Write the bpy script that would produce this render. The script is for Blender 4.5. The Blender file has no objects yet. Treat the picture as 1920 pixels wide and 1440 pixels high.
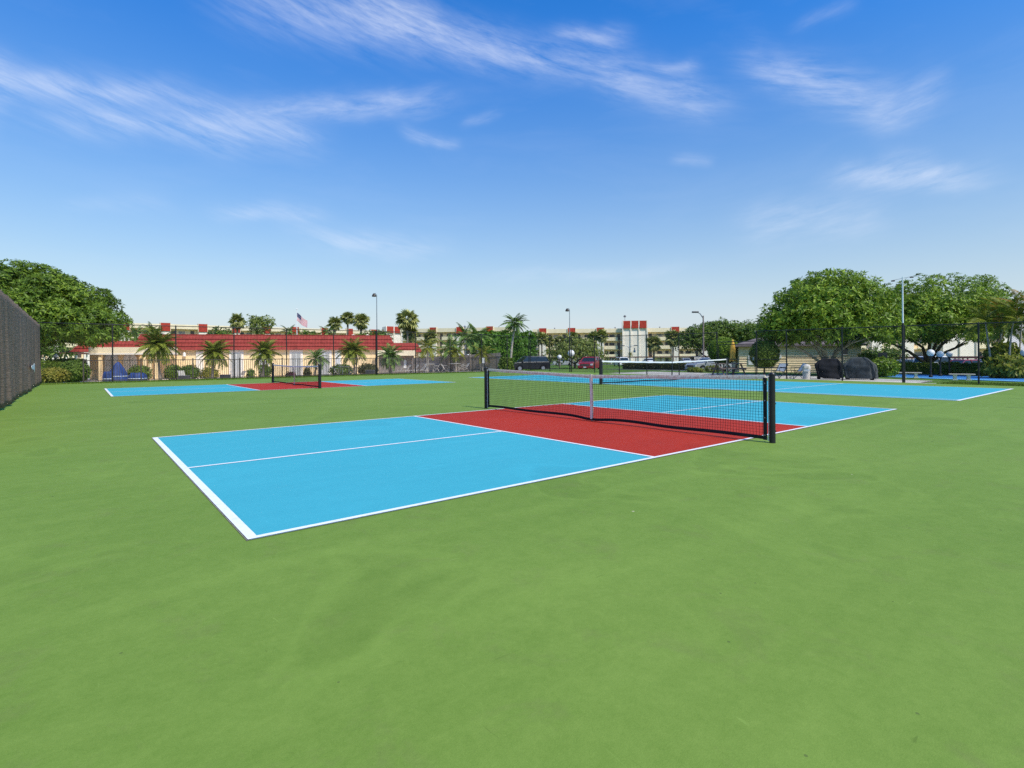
import bpy, math, random
import numpy as np
from mathutils import Matrix, Vector

SC = bpy.context.scene
COL = SC.collection
PI = math.pi
R = math.radians
rng = np.random.default_rng(7)
random.seed(7)

# ------------------------------------------------------------------ camera
F_PX, YH, YAW, ROLL = 1009.37, 668.13, 0.678167, -0.0061245
CAM = np.array([-0.9083, -3.9857, 1.2428])
FW = np.array([math.sin(YAW), math.cos(YAW), 0.0])
RT0 = np.array([math.cos(YAW), -math.sin(YAW), 0.0])
UP0 = np.array([0.0, 0.0, 1.0])
RT = math.cos(ROLL) * RT0 + math.sin(ROLL) * UP0
UP = -math.sin(ROLL) * RT0 + math.cos(ROLL) * UP0
cam_data = bpy.data.cameras.new('camera')
cam = bpy.data.objects.new('camera', cam_data)
COL.objects.link(cam)
cam_data.sensor_fit = 'HORIZONTAL'
cam_data.sensor_width = 36.0
cam_data.lens = 36.0 * F_PX / 1920.0
cam_data.shift_y = -(720.0 - YH) / 1920.0
cam_data.clip_start = 0.05
cam_data.clip_end = 6000.0
m = Matrix.Identity(4)
for i in range(3):
    m[i][0] = RT[i]; m[i][1] = UP[i]; m[i][2] = -FW[i]; m[i][3] = CAM[i]
cam.matrix_world = m
SC.camera = cam

def at(px, py, d):
    """world point seen at photo pixel (1920 wide) at forward distance d (used to survey the place)"""
    X = (px - 960.0) / F_PX; Y = -(py - YH) / F_PX
    return CAM + d * (FW + X * RT + Y * UP)

def smooth(t):
    t = min(1.0, max(0.0, t)); return t * t * (3 - 2 * t)

def gz(x, y):
    """terrain height: level round the courts, lower beyond"""
    dx = max(0.0, x - 36.0); dy = max(0.0, y - 32.5)
    return -0.03 - 0.82 * smooth(math.hypot(dx, dy) / 24.0)

def gp(px, d):
    p = at(px, YH + (px - 960) * ROLL, d)
    return np.array([p[0], p[1], gz(p[0], p[1])])

# ------------------------------------------------------------------ world / sun / exposure
SUN_EL, SUN_AZ = R(50), YAW + R(136)     # azimuth measured from +y towards +x
world = bpy.data.worlds.new('World'); SC.world = world; world.use_nodes = True
wn, wl = world.node_tree.nodes, world.node_tree.links
wn.clear()

class NG:
    def __init__(s, nodes, links): s.n, s.l = nodes, links
    def node(s, t, **kw):
        nd = s.n.new(t)
        for k, v in kw.items(): setattr(nd, k, v)
        return nd
    def put(s, sock, v):
        if hasattr(v, 'is_linked'): s.l.new(v, sock)
        else: sock.default_value = v
    def math(s, op, a, b=None, clamp=False):
        nd = s.n.new('ShaderNodeMath'); nd.operation = op; nd.use_clamp = clamp
        s.put(nd.inputs[0], a)
        if b is not None: s.put(nd.inputs[1], b)
        return nd.outputs[0]
    def mix(s, fac, a, b, blend='MIX'):
        nd = s.n.new('ShaderNodeMix'); nd.data_type = 'RGBA'; nd.blend_type = blend
        s.put(nd.inputs[0], fac)
        for i, v in ((6, a), (7, b)):
            if not hasattr(v, 'is_linked') and len(v) == 3: v = (*v, 1)
            s.put(nd.inputs[i], v)
        return nd.outputs[2]
    def noise(s, vec, scale, detail=4, rough=0.55, dist=0.0):
        nd = s.n.new('ShaderNodeTexNoise')
        nd.inputs['Scale'].default_value = scale; nd.inputs['Detail'].default_value = detail
        nd.inputs['Roughness'].default_value = rough; nd.inputs['Distortion'].default_value = dist
        if vec is not None: s.l.new(vec, nd.inputs['Vector'])
        return nd.outputs['Fac']
    def mapr(s, v, a, b, c=0.0, d=1.0):
        nd = s.n.new('ShaderNodeMapRange'); s.put(nd.inputs[0], v)
        for i, q in enumerate((a, b, c, d)): nd.inputs[i + 1].default_value = q
        return nd.outputs[0]
    def comb(s, x, y, z=0.0):
        nd = s.n.new('ShaderNodeCombineXYZ')
        s.put(nd.inputs[0], x); s.put(nd.inputs[1], y); s.put(nd.inputs[2], z)
        return nd.outputs[0]

W = NG(wn, wl)
sky = W.node('ShaderNodeTexSky', sky_type='NISHITA')
sky.sun_disc = False
sky.sun_elevation = SUN_EL
sky.sun_rotation = SUN_AZ
sky.altitude = 0.0
sky.air_density = 1.0
sky.dust_density = 0.35
sky.ozone_density = 1.0
tc = W.node('ShaderNodeTexCoord')
sep = W.node('ShaderNodeSeparateXYZ'); wl.new(tc.outputs['Generated'], sep.inputs[0])
az = W.math('ARCTAN2', sep.outputs[0], sep.outputs[1])
el = W.math('ARCSINE', sep.outputs[2])
warp = W.noise(tc.outputs['Generated'], 5.0, 3, 0.5)
warp2 = W.noise(tc.outputs['Generated'], 7.3, 3, 0.5)

def azel(px, py):
    v = at(px, py, 1.0) - CAM; v = v / np.linalg.norm(v)
    return math.atan2(v[0], v[1]), math.asin(v[2])

CIRRUS = [  # surveyed cirrus streaks: end, end, half width, strength
    (400, -25, 800, 60, 60, .55), (640, 5, 1150, 120, 46, .8), (1110, 118, 1370, 205, 44, .6), (1040, 45, 1185, 72, 20, .5),
    (-60, 130, 330, 182, 30, .85), (60, 212, 470, 262, 34, .7), (320, 185, 600, 268, 34, .7), (430, 212, 850, 180, 30, .6),
    (750, 240, 860, 268, 16, .45), (865, 228, 940, 205, 14, .3), (1400, 105, 1680, 215, 42, .75), (1620, 220, 1790, 150, 40, .55),
    (1540, 335, 1870, 318, 26, .75), (1640, 300, 1770, 285, 22, .3), (1380, 420, 1660, 400, 46, .42), (400, 388, 610, 402, 22, .55),
    (540, 440, 830, 468, 32, .5), (1225, 118, 1320, 132, 14, .4), (1260, 298, 1340, 305, 15, .28), (-80, 150, 30, 200, 60, .4),
    (900, 520, 1300, 500, 20, .25), (100, 380, 330, 395, 18, .15), (1480, 40, 1600, 10, 16, .2)]
vecA = W.comb(W.math('ADD', W.math('MULTIPLY', az, 7.0), W.math('MULTIPLY', el, 9.0)), W.math('ADD', W.math('MULTIPLY', el, 26.0), W.math('MULTIPLY', az, 5.0)), 1.7)
vecB = W.comb(W.math('MULTIPLY', az, 6.0), W.math('SUBTRACT', W.math('MULTIPLY', el, 24.0), W.math('MULTIPLY', az, 4.0)), 5.3)
fibA = W.mapr(W.noise(vecA, 2.0, 9, 0.66, 0.25), 0.27, 0.78)
fibB = W.mapr(W.noise(vecB, 2.0, 9, 0.66, 0.25), 0.27, 0.78)
wa = W.math('MULTIPLY', W.math('SUBTRACT', warp, 0.5), 0.06)
we = W.math('MULTIPLY', W.math('SUBTRACT', warp2, 0.5), 0.06)
azw = W.math('ADD', az, wa); elw = W.math('ADD', el, we)
sums = {'A': None, 'B': None}
for k, (x0, y0, x1, y1, hw, op) in enumerate(CIRRUS):
    a0, e0 = azel(x0, y0); a1, e1 = azel(x1, y1)
    ca, ce = (a0 + a1) / 2, (e0 + e1) / 2
    L = math.hypot(a1 - a0, e1 - e0) / 2; th = math.atan2(e1 - e0, a1 - a0)
    Wd = hw / F_PX * 0.76
    c_, s_ = math.cos(th), math.sin(th)
    # un = ((az-ca)*c + (el-ce)*s)/L ; vn = ((el-ce)*c - (az-ca)*s)/Wd
    un = W.math('ADD', W.math('MULTIPLY', azw, c_ / L), W.math('ADD', W.math('MULTIPLY', elw, s_ / L), -(ca * c_ + ce * s_) / L))
    vn = W.math('ADD', W.math('MULTIPLY', elw, c_ / Wd), W.math('ADD', W.math('MULTIPLY', azw, -s_ / Wd), -(ce * c_ - ca * s_) / Wd))
    u2 = W.math('MULTIPLY', un, un)
    q = W.math('ADD', W.math('MULTIPLY', u2, u2), W.math('MULTIPLY', vn, vn))
    c = W.math('MULTIPLY', W.math('EXPONENT', W.math('MULTIPLY', q, -1.3)), op)
    g_ = 'A' if y1 >= y0 else 'B'
    sums[g_] = c if sums[g_] is None else W.math('ADD', sums[g_], c)
cloud = W.math('ADD', W.math('MULTIPLY', W.math('MINIMUM', sums['A'], 1.0), fibA), W.math('MULTIPLY', W.math('MINIMUM', sums['B'], 1.0), fibB))
# thin veil everywhere so the sky goes on the same way all round
vv = W.comb(W.math('MULTIPLY', az, 2.2), W.math('MULTIPLY', el, 9.0), 4.0)
veil = W.math('MULTIPLY', W.mapr(W.noise(vv, 1.3, 6, 0.6, 0.4), 0.5, 0.85), 0.08)
cloud = W.math('ADD', cloud, veil, clamp=True)
# damp air near the horizon is paler
low = W.math('POWER', W.math('SUBTRACT', 1.0, W.math('MAXIMUM', sep.outputs[2], 0.0)), 4.1)
hs = W.node('ShaderNodeHueSaturation'); hs.inputs['Saturation'].default_value = 1.35
hs.inputs['Hue'].default_value = 0.5
wl.new(sky.outputs[0], hs.inputs['Color'])
tint = W.mix(W.mapr(sep.outputs[2], 0.05, 0.5), (0.66, 0.78, 0.72), (0.05, 0.89, 1.34))
deep = W.mix(1.0, hs.outputs[0], tint, 'MULTIPLY')
col = W.mix(W.math('MULTIPLY', low, 1.0), deep, (3.85, 4.1, 4.7))
col = W.mix(W.math('MULTIPLY', cloud, 0.72), col, (5.3, 5.6, 6.3))
bg = W.node('ShaderNodeBackground'); bg.inputs['Strength'].default_value = 0.15
wl.new(col, bg.inputs['Color'])
wo = W.node('ShaderNodeOutputWorld'); wl.new(bg.outputs[0], wo.inputs['Surface'])

sun_d = bpy.data.lights.new('sun', 'SUN'); sun_d.energy = 4.1; sun_d.angle = R(7); sun_d.color = (1.0, 0.94, 0.84)
sun = bpy.data.objects.new('sun', sun_d); COL.objects.link(sun)
sd = Vector((math.sin(SUN_AZ) * math.cos(SUN_EL), math.cos(SUN_AZ) * math.cos(SUN_EL), math.sin(SUN_EL)))
sun.rotation_euler = sd.to_track_quat('Z', 'Y').to_euler()
sun.location = (0, 0, 60)

SC.view_settings.view_transform = 'Standard'
SC.view_settings.look = 'None'
SC.view_settings.exposure = 0.2
SC.view_settings.gamma = 1.0
world.cycles.sampling_method = 'MANUAL'; world.cycles.sample_map_resolution = 256
SC.cycles.use_denoising = False
SC.cycles.use_adaptive_sampling = True; SC.cycles.adaptive_threshold = 0.012
SC.cycles.max_bounces = 5
SC.cycles.transparent_max_bounces = 8

# ------------------------------------------------------------------ materials
def s2l(c):
    return tuple((x / 255 / 12.92 if x / 255 <= .04045 else ((x / 255 + .055) / 1.055) ** 2.4) for x in c)

MATS = {}
def base_mat(name):
    mt = bpy.data.materials.new(name); mt.use_nodes = True
    nt = mt.node_tree; nt.nodes.clear()
    g = NG(nt.nodes, nt.links)
    out = g.node('ShaderNodeOutputMaterial'); b = g.node('ShaderNodeBsdfPrincipled')
    nt.links.new(b.outputs[0], out.inputs['Surface'])
    MATS[name] = mt
    return mt, g, b, out

def mat(name, c, rough=.7, var=.15, scale=6.0, spec=.3, metal=0.0, bump=0.0, bscale=40.0, dirt=None, dscale=1.2, damt=.35, coords='Object'):
    """plain material: base colour with procedural variation, optional dirt and fine relief"""
    mt, g, b, out = base_mat(name)
    t = g.node('ShaderNodeTexCoord').outputs[coords]
    nz = g.noise(t, scale, 5, .6)
    lo = tuple(x * (1 - var) for x in c); hi = tuple(min(1, x * (1 + var)) for x in c)
    colr = g.mix(g.mapr(nz, .3, .7), lo, hi)
    if dirt is not None:
        dn = g.mapr(g.noise(t, dscale, 6, .65, .5), .48, .75)
        colr = g.mix(g.math('MULTIPLY', dn, damt), colr, dirt)
    g.put(b.inputs['Base Color'], colr)
    b.inputs['Roughness'].default_value = rough; b.inputs['Metallic'].default_value = metal
    b.inputs['Specular IOR Level'].default_value = spec
    if bump:
        bp = g.node('ShaderNodeBump'); bp.inputs['Strength'].default_value = bump; bp.inputs['Distance'].default_value = .02
        g.put(bp.inputs['Height'], g.noise(t, bscale, 4, .6)); g.put(b.inputs['Normal'], bp.outputs[0])
    return mt

def leaf_mat(name, dark, mid, light, trans=.25, rough=.5, nscale=.6):
    mt, g, b, out = base_mat(name)
    geo = g.node('ShaderNodeNewGeometry')
    t = g.node('ShaderNodeTexCoord').outputs['Object']
    rp = g.node('ShaderNodeValToRGB'); e = rp.color_ramp.elements
    e[0].position = 0; e[0].color = (*dark, 1); e[1].position = 1; e[1].color = (*light, 1)
    q = rp.color_ramp.elements.new(.55); q.color = (*mid, 1)
    f = g.math('ADD', g.math('MULTIPLY', geo.outputs['Random Per Island'], .65), g.math('MULTIPLY', g.mapr(g.noise(t, nscale, 3), .3, .7), .4))
    g.l.new(f, rp.inputs[0])
    g.l.new(rp.outputs[0], b.inputs['Base Color'])
    b.inputs['Roughness'].default_value = rough; b.inputs['Specular IOR Level'].default_value = .2
    tr = g.node('ShaderNodeBsdfTranslucent')
    tint = g.mix(.5, rp.outputs[0], (.25, .35, .03)); g.l.new(tint, tr.inputs['Color'])
    mx = g.node('ShaderNodeMixShader'); mx.inputs[0].default_value = trans
    g.l.new(b.outputs[0], mx.inputs[1]); g.l.new(tr.outputs[0], mx.inputs[2]); g.l.new(mx.outputs[0], out.inputs['Surface'])
    return mt

def acrylic(name, c0, c1, streak=.5, marks=True, scale=1.0):
    """painted sports surface: mottling, squeegee streaks, fine sand grain, scuffs"""
    mt, g, b, out = base_mat(name)
    t = g.node('ShaderNodeTexCoord').outputs['Object']
    big = g.mapr(g.noise(t, .22 * scale, 5, .6, .6), .3, .7)
    mp = g.node('ShaderNodeMapping'); mp.inputs['Rotation'].default_value = (0, 0, R(28)); mp.inputs['Scale'].default_value = (.28, 1.9, 1)
    g.l.new(t, mp.inputs['Vector'])
    st = g.mapr(g.noise(mp.outputs[0], .9, 5, .62, 1.6), .32, .7)
    fine = g.noise(t, 150.0, 3, .7)
    med = g.noise(t, 7.0, 6, .7, .3)
    f = g.math('ADD', g.math('MULTIPLY', big, .32), g.math('ADD', g.math('MULTIPLY', st, streak), .22))
    f = g.math('ADD', f, g.math('MULTIPLY', g.math('SUBTRACT', med, .5), .8))
    f = g.math('ADD', f, g.math('MULTIPLY', g.math('SUBTRACT', g.noise(t, 34.0, 5, .7), .5), .7))
    f = g.math('ADD', f, g.math('MULTIPLY', g.math('SUBTRACT', fine, .5), .75), clamp=True)
    colr = g.mix(f, c0, c1)
    grit = g.noise(t, 420.0, 2, .6)
    colr = g.mix(g.mapr(grit, .56, .74, 0, .42), colr, tuple(x * .55 for x in c0))
    colr = g.mix(g.mapr(grit, .42, .26, 0, .35), colr, tuple(min(1, x * 1.3 + .02) for x in c1))
    # old water stains: soft darker pools with a faint rim
    pool = g.noise(t, .55, 4, .5, .8)
    rim = g.math('MULTIPLY', g.mapr(pool, .56, .60), g.mapr(pool, .64, .60))
    colr = g.mix(g.math('MULTIPLY', g.mapr(pool, .58, .66), .16 if marks else .12), colr, tuple(x * .72 for x in c0))
    colr = g.mix(g.math('MULTIPLY', rim, .16), colr, tuple(min(1, x * 1.25) for x in c1))
    # dry grime and shoe scuffs
    gr = g.math('MULTIPLY', g.mapr(g.noise(t, 2.3, 7, .72, .5), .55, .75), .30 if marks else .16)
    colr = g.mix(gr, colr, (.15, .135, .06) if marks else tuple(x * .7 + .03 for x in c0))
    for rot, sx, sy, lo, hi, amt, tone in ((-40, 14, 2.2, .73, .79, .22, 1), (17, 2.0, 16, .725, .78, .35, 0), (68, 18, 2.4, .735, .785, .35, 0), (-8, 1.5, 26, .75, .79, .25, 1)):
        mp2 = g.node('ShaderNodeMapping'); mp2.inputs['Rotation'].default_value = (0, 0, R(rot)); mp2.inputs['Scale'].default_value = (sx, sy, 1)
        mp2.inputs['Location'].default_value = (rot * .37, sx * .53, 0)
        g.l.new(t, mp2.inputs['Vector'])
        sc = g.math('MULTIPLY', g.mapr(g.noise(mp2.outputs[0], 1.6, 3, .5, .8), lo, hi), amt if marks else amt * .6)
        colr = g.mix(sc, colr, tuple(min(1, x * 1.55 + .03) for x in c1) if tone else tuple(x * .45 for x in c0))
    if marks:
        w1 = g.node('ShaderNodeTexWave'); w1.wave_type = 'RINGS'; w1.inputs['Scale'].default_value = .21
        w1.inputs['Distortion'].default_value = 6; w1.inputs['Detail'].default_value = 3; w1.inputs['Detail Scale'].default_value = .5
        g.l.new(t, w1.inputs['Vector'])
        ring = g.math('MULTIPLY', g.mapr(w1.outputs['Fac'], .90, 1.0), g.mapr(g.noise(t, .35, 3), .42, .7))
        colr = g.mix(g.math('MULTIPLY', ring, .14), colr, tuple(min(1, x * 1.3) for x in c1))
        for vs_, rad, tone, amt in ((1.7, .020, (.5, .45, .28), .8), (3.1, .035, (.03, .03, .018), .65), (6.0, .04, (.06, .07, .03), .5)):
            vo = g.node('ShaderNodeTexVoronoi'); vo.inputs['Scale'].default_value = vs_; g.l.new(t, vo.inputs['Vector'])
            keep = g.math('GREATER_THAN', g.noise(t, .9 + vs_ * .1, 2), .52)
            dot = g.math('MULTIPLY', g.math('MULTIPLY', g.math('LESS_THAN', vo.outputs['Distance'], rad), keep), amt)
            colr = g.mix(dot, colr, tone)
    g.put(b.inputs['Base Color'], colr)
    b.inputs['Roughness'].default_value = .75; b.inputs['Specular IOR Level'].default_value = .15
    bp = g.node('ShaderNodeBump'); bp.inputs['Strength'].default_value = .25; bp.inputs['Distance'].default_value = .004
    g.put(bp.inputs['Height'], fine); g.put(b.inputs['Normal'], bp.outputs[0])
    return mt

acrylic('green_acrylic', (.110, .194, .024), (.204, .296, .054), .18)
acrylic('blue_acrylic', (.045, .33, .395), (.058, .385, .45), .4, False)
acrylic('red_acrylic', (.335, .022, .009), (.435, .034, .014), .4, False)
mat('line_white', (.80, .80, .79), .6, .08, 60, dirt=(.5, .52, .45), dscale=14, damt=.5)
mat('edge_grey_brown', (.20, .19, .14), .9, .3, 12)
mat('grass_ground', (.09, .17, .025), .95, .4, 3.0, .1, bump=.5, bscale=30, dirt=(.2, .2, .06), dscale=.35, damt=.6)
mat('concrete', (.52, .47, .40), .85, .12, 4, bump=.1)
mat('deck', (.78, .65, .56), .85, .1, 3)
mat('asphalt', (.13, .13, .12), .9, .2, 2, dirt=(.2, .19, .17), dscale=.3)
mat('shuffle_blue', (.04, .19, .48), .6, .15, 2)
mat('shuffle_light', (.16, .45, .66), .6, .15, 2)
mat('black_metal', (.012, .012, .013), .42, .3, 10, .4)
mat('fence_black', (.02, .018, .016), .5, .3, 10, .4)
mat('bronze', (.045, .035, .028), .5, .25, 8)
mat('picket_tan', (.085, .068, .056), .55, .2, 8)
mat('galv', (.33, .34, .35), .45, .15, 6, metal=.6)
mat('white_metal', (.75, .75, .74), .45, .08, 6)
mat('cord_black', (.012, .013, .012), .8, .3, 20, .2)
mat('band_black', (.016, .016, .017), .7, .4, 8, .3)
mat('cable_white', (.7, .7, .68), .5, .05, 8)
mat('strap_white', (.95, .85, .70), .8, .08, 20, dirt=(.5, .4, .33), dscale=9, damt=.35)
mat('tape_clean', (.7, .7, .68), .8, .08, 20)
mat('cream', (.82, .68, .46), .85, .06, 1.5, dirt=(.5, .4, .26), dscale=.6, damt=.35)
mat('parapet_cream', (.86, .71, .46), .85, .06, 1.5)
mat('recess_yellow', (.88, .72, .46), .85, .1, 1.2)
mat('club_yellow', (.90, .67, .37), .85, .08, 1.2, dirt=(.6, .38, .14), dscale=.5, damt=.4)
mat('stucco_white', (.86, .76, .63), .85, .05, 1.5, dirt=(.6, .55, .48), dscale=.4, damt=.35)
mat('dark_opening', (.085, .068, .058), .3, .3, 3, .5)
mat('glass_dark', (.02, .025, .028), .08, .2, 3, .6)
mat('blind_grey', (.36, .35, .32), .6, .1, 3)
mat('door_white', (.70, .69, .66), .5, .06, 3)
mat('carport_brown', (.12, .055, .04), .7, .2, 2)
mat('grey_louver', (.17, .165, .17), .7, .2, 2)
mat('bark', (.13, .10, .075), .95, .4, 5, .1, bump=.8, bscale=14)
mat('bark_pale', (.42, .36, .29), .95, .3, 5, .1, bump=.6, bscale=14)
mat('palm_trunk', (.22, .18, .14), .95, .35, 9, .1, bump=.8, bscale=18)
mat('palm_stem_green', (.20, .24, .09), .7, .25, 9)
mat('siding', (.86, .67, .41), .8, .06, 2, dirt=(.45, .32, .18), dscale=.8, damt=.35)
mat('shed_roof', (.16, .125, .115), .9, .25, 4, bump=.5)
mat('grill_cover', (.020, .020, .023), .9, .5, 3, .1, bump=.5, bscale=5)
mat('grill_cover_faded', (.065, .070, .070), .9, .5, 3, .1, bump=.5, bscale=5)
mat('bin_white', (.62, .58, .52), .6, .1, 4, dirt=(.4, .34, .28), dscale=5)
mat('umbrella_yellow', (.72, .42, .07), .85, .15, 6, bump=.3, bscale=9)
mat('blue_cover', (.022, .05, .17), .6, .35, 3, bump=.5, bscale=6)
mat('wood_grey', (.22, .17, .15), .85, .25, 6)
mat('globe_white', (.80, .77, .71), .35, .04, 4, .5)
mat('tyre', (.012, .012, .012), .85, .2, 8)
mat('rim', (.45, .45, .46), .35, .1, 8, metal=.7)
mat('lamp_clear', (.6, .6, .58), .2, .1, 8, .6)
mat('tail_red', (.35, .02, .015), .25, .1, 8, .6)
mat('chrome', (.5, .5, .5), .25, .1, 8, metal=.9)
mat('sign_pink', (.55, .20, .17), .6, .1, 6)
mat('flag_red', (.52, .035, .045), .85, .1, 6)
mat('flag_white', (.74, .73, .72), .85, .06, 6)
mat('flag_blue', (.02, .03, .10), .85, .1, 6)
mat('flower_dark', (.09, .018, .03), .8, .4, 6)
for nm, c in (('paint_black', (.012, .012, .014)), ('paint_red', (.26, .015, .013)), ('paint_white', (.72, .72, .70)),
              ('paint_silver', (.36, .37, .38)), ('paint_grey', (.12, .125, .13)), ('paint_dark', (.03, .032, .038)), ('paint_blue', (.05, .09, .17))):
    mt_, g_, b_, o_ = base_mat(nm)
    b_.inputs['Base Color'].default_value = (*c, 1); b_.inputs['Roughness'].default_value = .28
    b_.inputs['Coat Weight'].default_value = .5
    t_ = g_.node('ShaderNodeTexCoord').outputs['Object']
    g_.put(b_.inputs['Roughness'], g_.mapr(g_.noise(t_, 3, 4), .3, .7, .22, .42))

leaf_mat('leaf_tree', (0.0198, 0.0374, 0.0055), (0.1107, 0.1863, 0.0189), (0.3, 0.396, 0.0432), .28, .42)
leaf_mat('leaf_rosette', (0.0264, 0.0484, 0.0066), (0.162, 0.2633, 0.023), (0.408, 0.528, 0.054), .3, .40)
leaf_mat('leaf_dark', (0.0198, 0.0374, 0.0066), (0.0878, 0.1458, 0.0203), (0.204, 0.27, 0.036), .2, .45)
leaf_mat('leaf_olive', (0.0549, 0.0708, 0.0171), (0.1601, 0.1978, 0.0414), (0.3868, 0.4255, 0.0903), .2, .5)
leaf_mat('leaf_hedge', (0.0242, 0.044, 0.0077), (0.1148, 0.1782, 0.023), (0.252, 0.312, 0.0432), .2, .5)
leaf_mat('leaf_brownhedge', (.035, .032, .012), (.075, .075, .02), (.14, .14, .04), .2, .5)
leaf_mat('leaf_ficus', (0.0275, 0.0688, 0.01), (0.075, 0.175, 0.0187), (0.175, 0.3125, 0.0375), .25, .4)
leaf_mat('leaf_yellow', (.10, .105, .018), (.26, .24, .035), (.42, .32, .06), .3, .5)
leaf_mat('leaf_palm', (0.05, 0.07, 0.01), (0.2, 0.235, 0.026), (0.42, 0.41, 0.06), .25, .45)
leaf_mat('leaf_palm_dark', (0.0315, 0.0628, 0.0157), (0.1324, 0.2315, 0.0496), (0.4151, 0.5397, 0.1245), .2, .45)
leaf_mat('leaf_palm_yellow', (0.11, 0.132, 0.0165), (0.242, 0.253, 0.033), (0.418, 0.374, 0.055), .3, .45)
leaf_mat('leaf_sabal', (0.073, 0.0876, 0.0328), (0.2765, 0.2917, 0.0983), (0.6938, 0.6552, 0.2312), .2, .5)
leaf_mat('leaf_orange', (.16, .10, .02), (.32, .18, .03), (.45, .28, .05), .3, .5)
leaf_mat('leaf_dead', (.13, .085, .045), (.20, .14, .08), (.28, .21, .12), .2, .7)
leaf_mat('grass_blade', (.06, .11, .012), (.13, .22, .02), (.26, .30, .05), .25, .6)

# stained net tape: pale canvas with red-brown specks
mt_, g_, b_, o_ = base_mat('tape_stained')
t_ = g_.node('ShaderNodeTexCoord').outputs['Object']
n1_ = g_.mapr(g_.noise(t_, 22, 6, .7, .8), .47, .60)
n2_ = g_.mapr(g_.noise(t_, 60, 4, .7), .5, .68)
c_ = g_.mix(g_.math('MULTIPLY', n1_, .6), (.96, .82, .64), (.55, .27, .17))
c_ = g_.mix(g_.math('MULTIPLY', n2_, .32), c_, (.2, .14, .11))
g_.put(b_.inputs['Base Color'], c_); b_.inputs['Roughness'].default_value = .85

# red tile / red panel: courses in relief plus narrow tile joints
def tile_mat(name, c):
    mt, g, b, out = base_mat(name)
    t = g.node('ShaderNodeTexCoord').outputs['Object']
    sp = g.node('ShaderNodeSeparateXYZ'); g.l.new(t, sp.inputs[0])
    w = g.math('FRACT', g.math('MULTIPLY', sp.outputs[0], 3.2))
    groove = g.math('LESS_THAN', w, .12)
    nz = g.mapr(g.noise(t, 2.5, 5, .65), .3, .7)
    colr = g.mix(nz, tuple(x * .72 for x in c), tuple(x * 1.2 for x in c))
    dn = g.mapr(g.noise(t, .9, 6, .7, .6), .58, .72)
    colr = g.mix(g.math('MULTIPLY', dn, .55), colr, tuple(x * .35 for x in c))
    colr = g.mix(g.math('MULTIPLY', groove, .45), colr, tuple(x * .5 for x in c))
    g.put(b.inputs['Base Color'], colr); b.inputs['Roughness'].default_value = .8; b.inputs['Specular IOR Level'].default_value = .1
    bp = g.node('ShaderNodeBump'); bp.inputs['Strength'].default_value = .6; bp.inputs['Distance'].default_value = .03
    g.put(bp.inputs['Height'], g.math('SUBTRACT', 1.0, groove)); g.put(b.inputs['Normal'], bp.outputs[0])
tile_mat('red_tile', (.31, .052, .040))
tile_mat('red_panel', (.36, .045, .028))

# windscreen cloth: coarse dark knit, open weave lines and darker vertical streaks
mt_, g_, b_, o_ = base_mat('windscreen')
t_ = g_.node('ShaderNodeTexCoord').outputs['Object']
mp_ = g_.node('ShaderNodeMapping'); mp_.inputs['Scale'].default_value = (1, 3.5, 46); g_.l.new(t_, mp_.inputs['Vector'])
k_ = g_.mapr(g_.noise(mp_.outputs[0], 1.0, 5, .7, .6), .36, .64)
mp2_ = g_.node('ShaderNodeMapping'); mp2_.inputs['Scale'].default_value = (1, 4.5, .10); g_.l.new(t_, mp2_.inputs['Vector'])
k2_ = g_.mapr(g_.noise(mp2_.outputs[0], 1.0, 4, .6), .3, .7)
c_ = g_.mix(k_, (.10, .066, .045), (.32, .228, .165))
c_ = g_.mix(g_.math('MULTIPLY', k2_, .6), c_, (.13, .095, .072))
g_.put(b_.inputs['Base Color'], c_); b_.inputs['Roughness'].default_value = .9
bp_ = g_.node('ShaderNodeBump'); bp_.inputs['Strength'].default_value = .6; bp_.inputs['Distance'].default_value = .02
g_.put(bp_.inputs['Height'], k_); g_.put(b_.inputs['Normal'], bp_.outputs[0])

# ------------------------------------------------------------------ mesh helpers
def link_mesh(name, me, parent=None):
    o = bpy.data.objects.new(name, me); COL.objects.link(o)
    if parent is not None: o.parent = parent
    return o

def np_mesh(name, v, f, matname, smooth_=False):
    """v (N,3), f (M,k) arrays"""
    me = bpy.data.meshes.new(name)
    v = np.asarray(v, np.float32); f = np.asarray(f, np.int32); k = f.shape[1]
    me.vertices.add(len(v)); me.vertices.foreach_set('co', v.ravel())
    me.loops.add(f.size); me.loops.foreach_set('vertex_index', f.ravel())
    me.polygons.add(len(f)); me.polygons.foreach_set('loop_start', np.arange(len(f), dtype=np.int32) * k)
    me.polygons.foreach_set('loop_total', np.full(len(f), k, np.int32))
    if smooth_: me.polygons.foreach_set('use_smooth', np.ones(len(f), bool))
    me.update(calc_edges=True)
    me.materials.append(MATS[matname])
    return me

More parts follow.
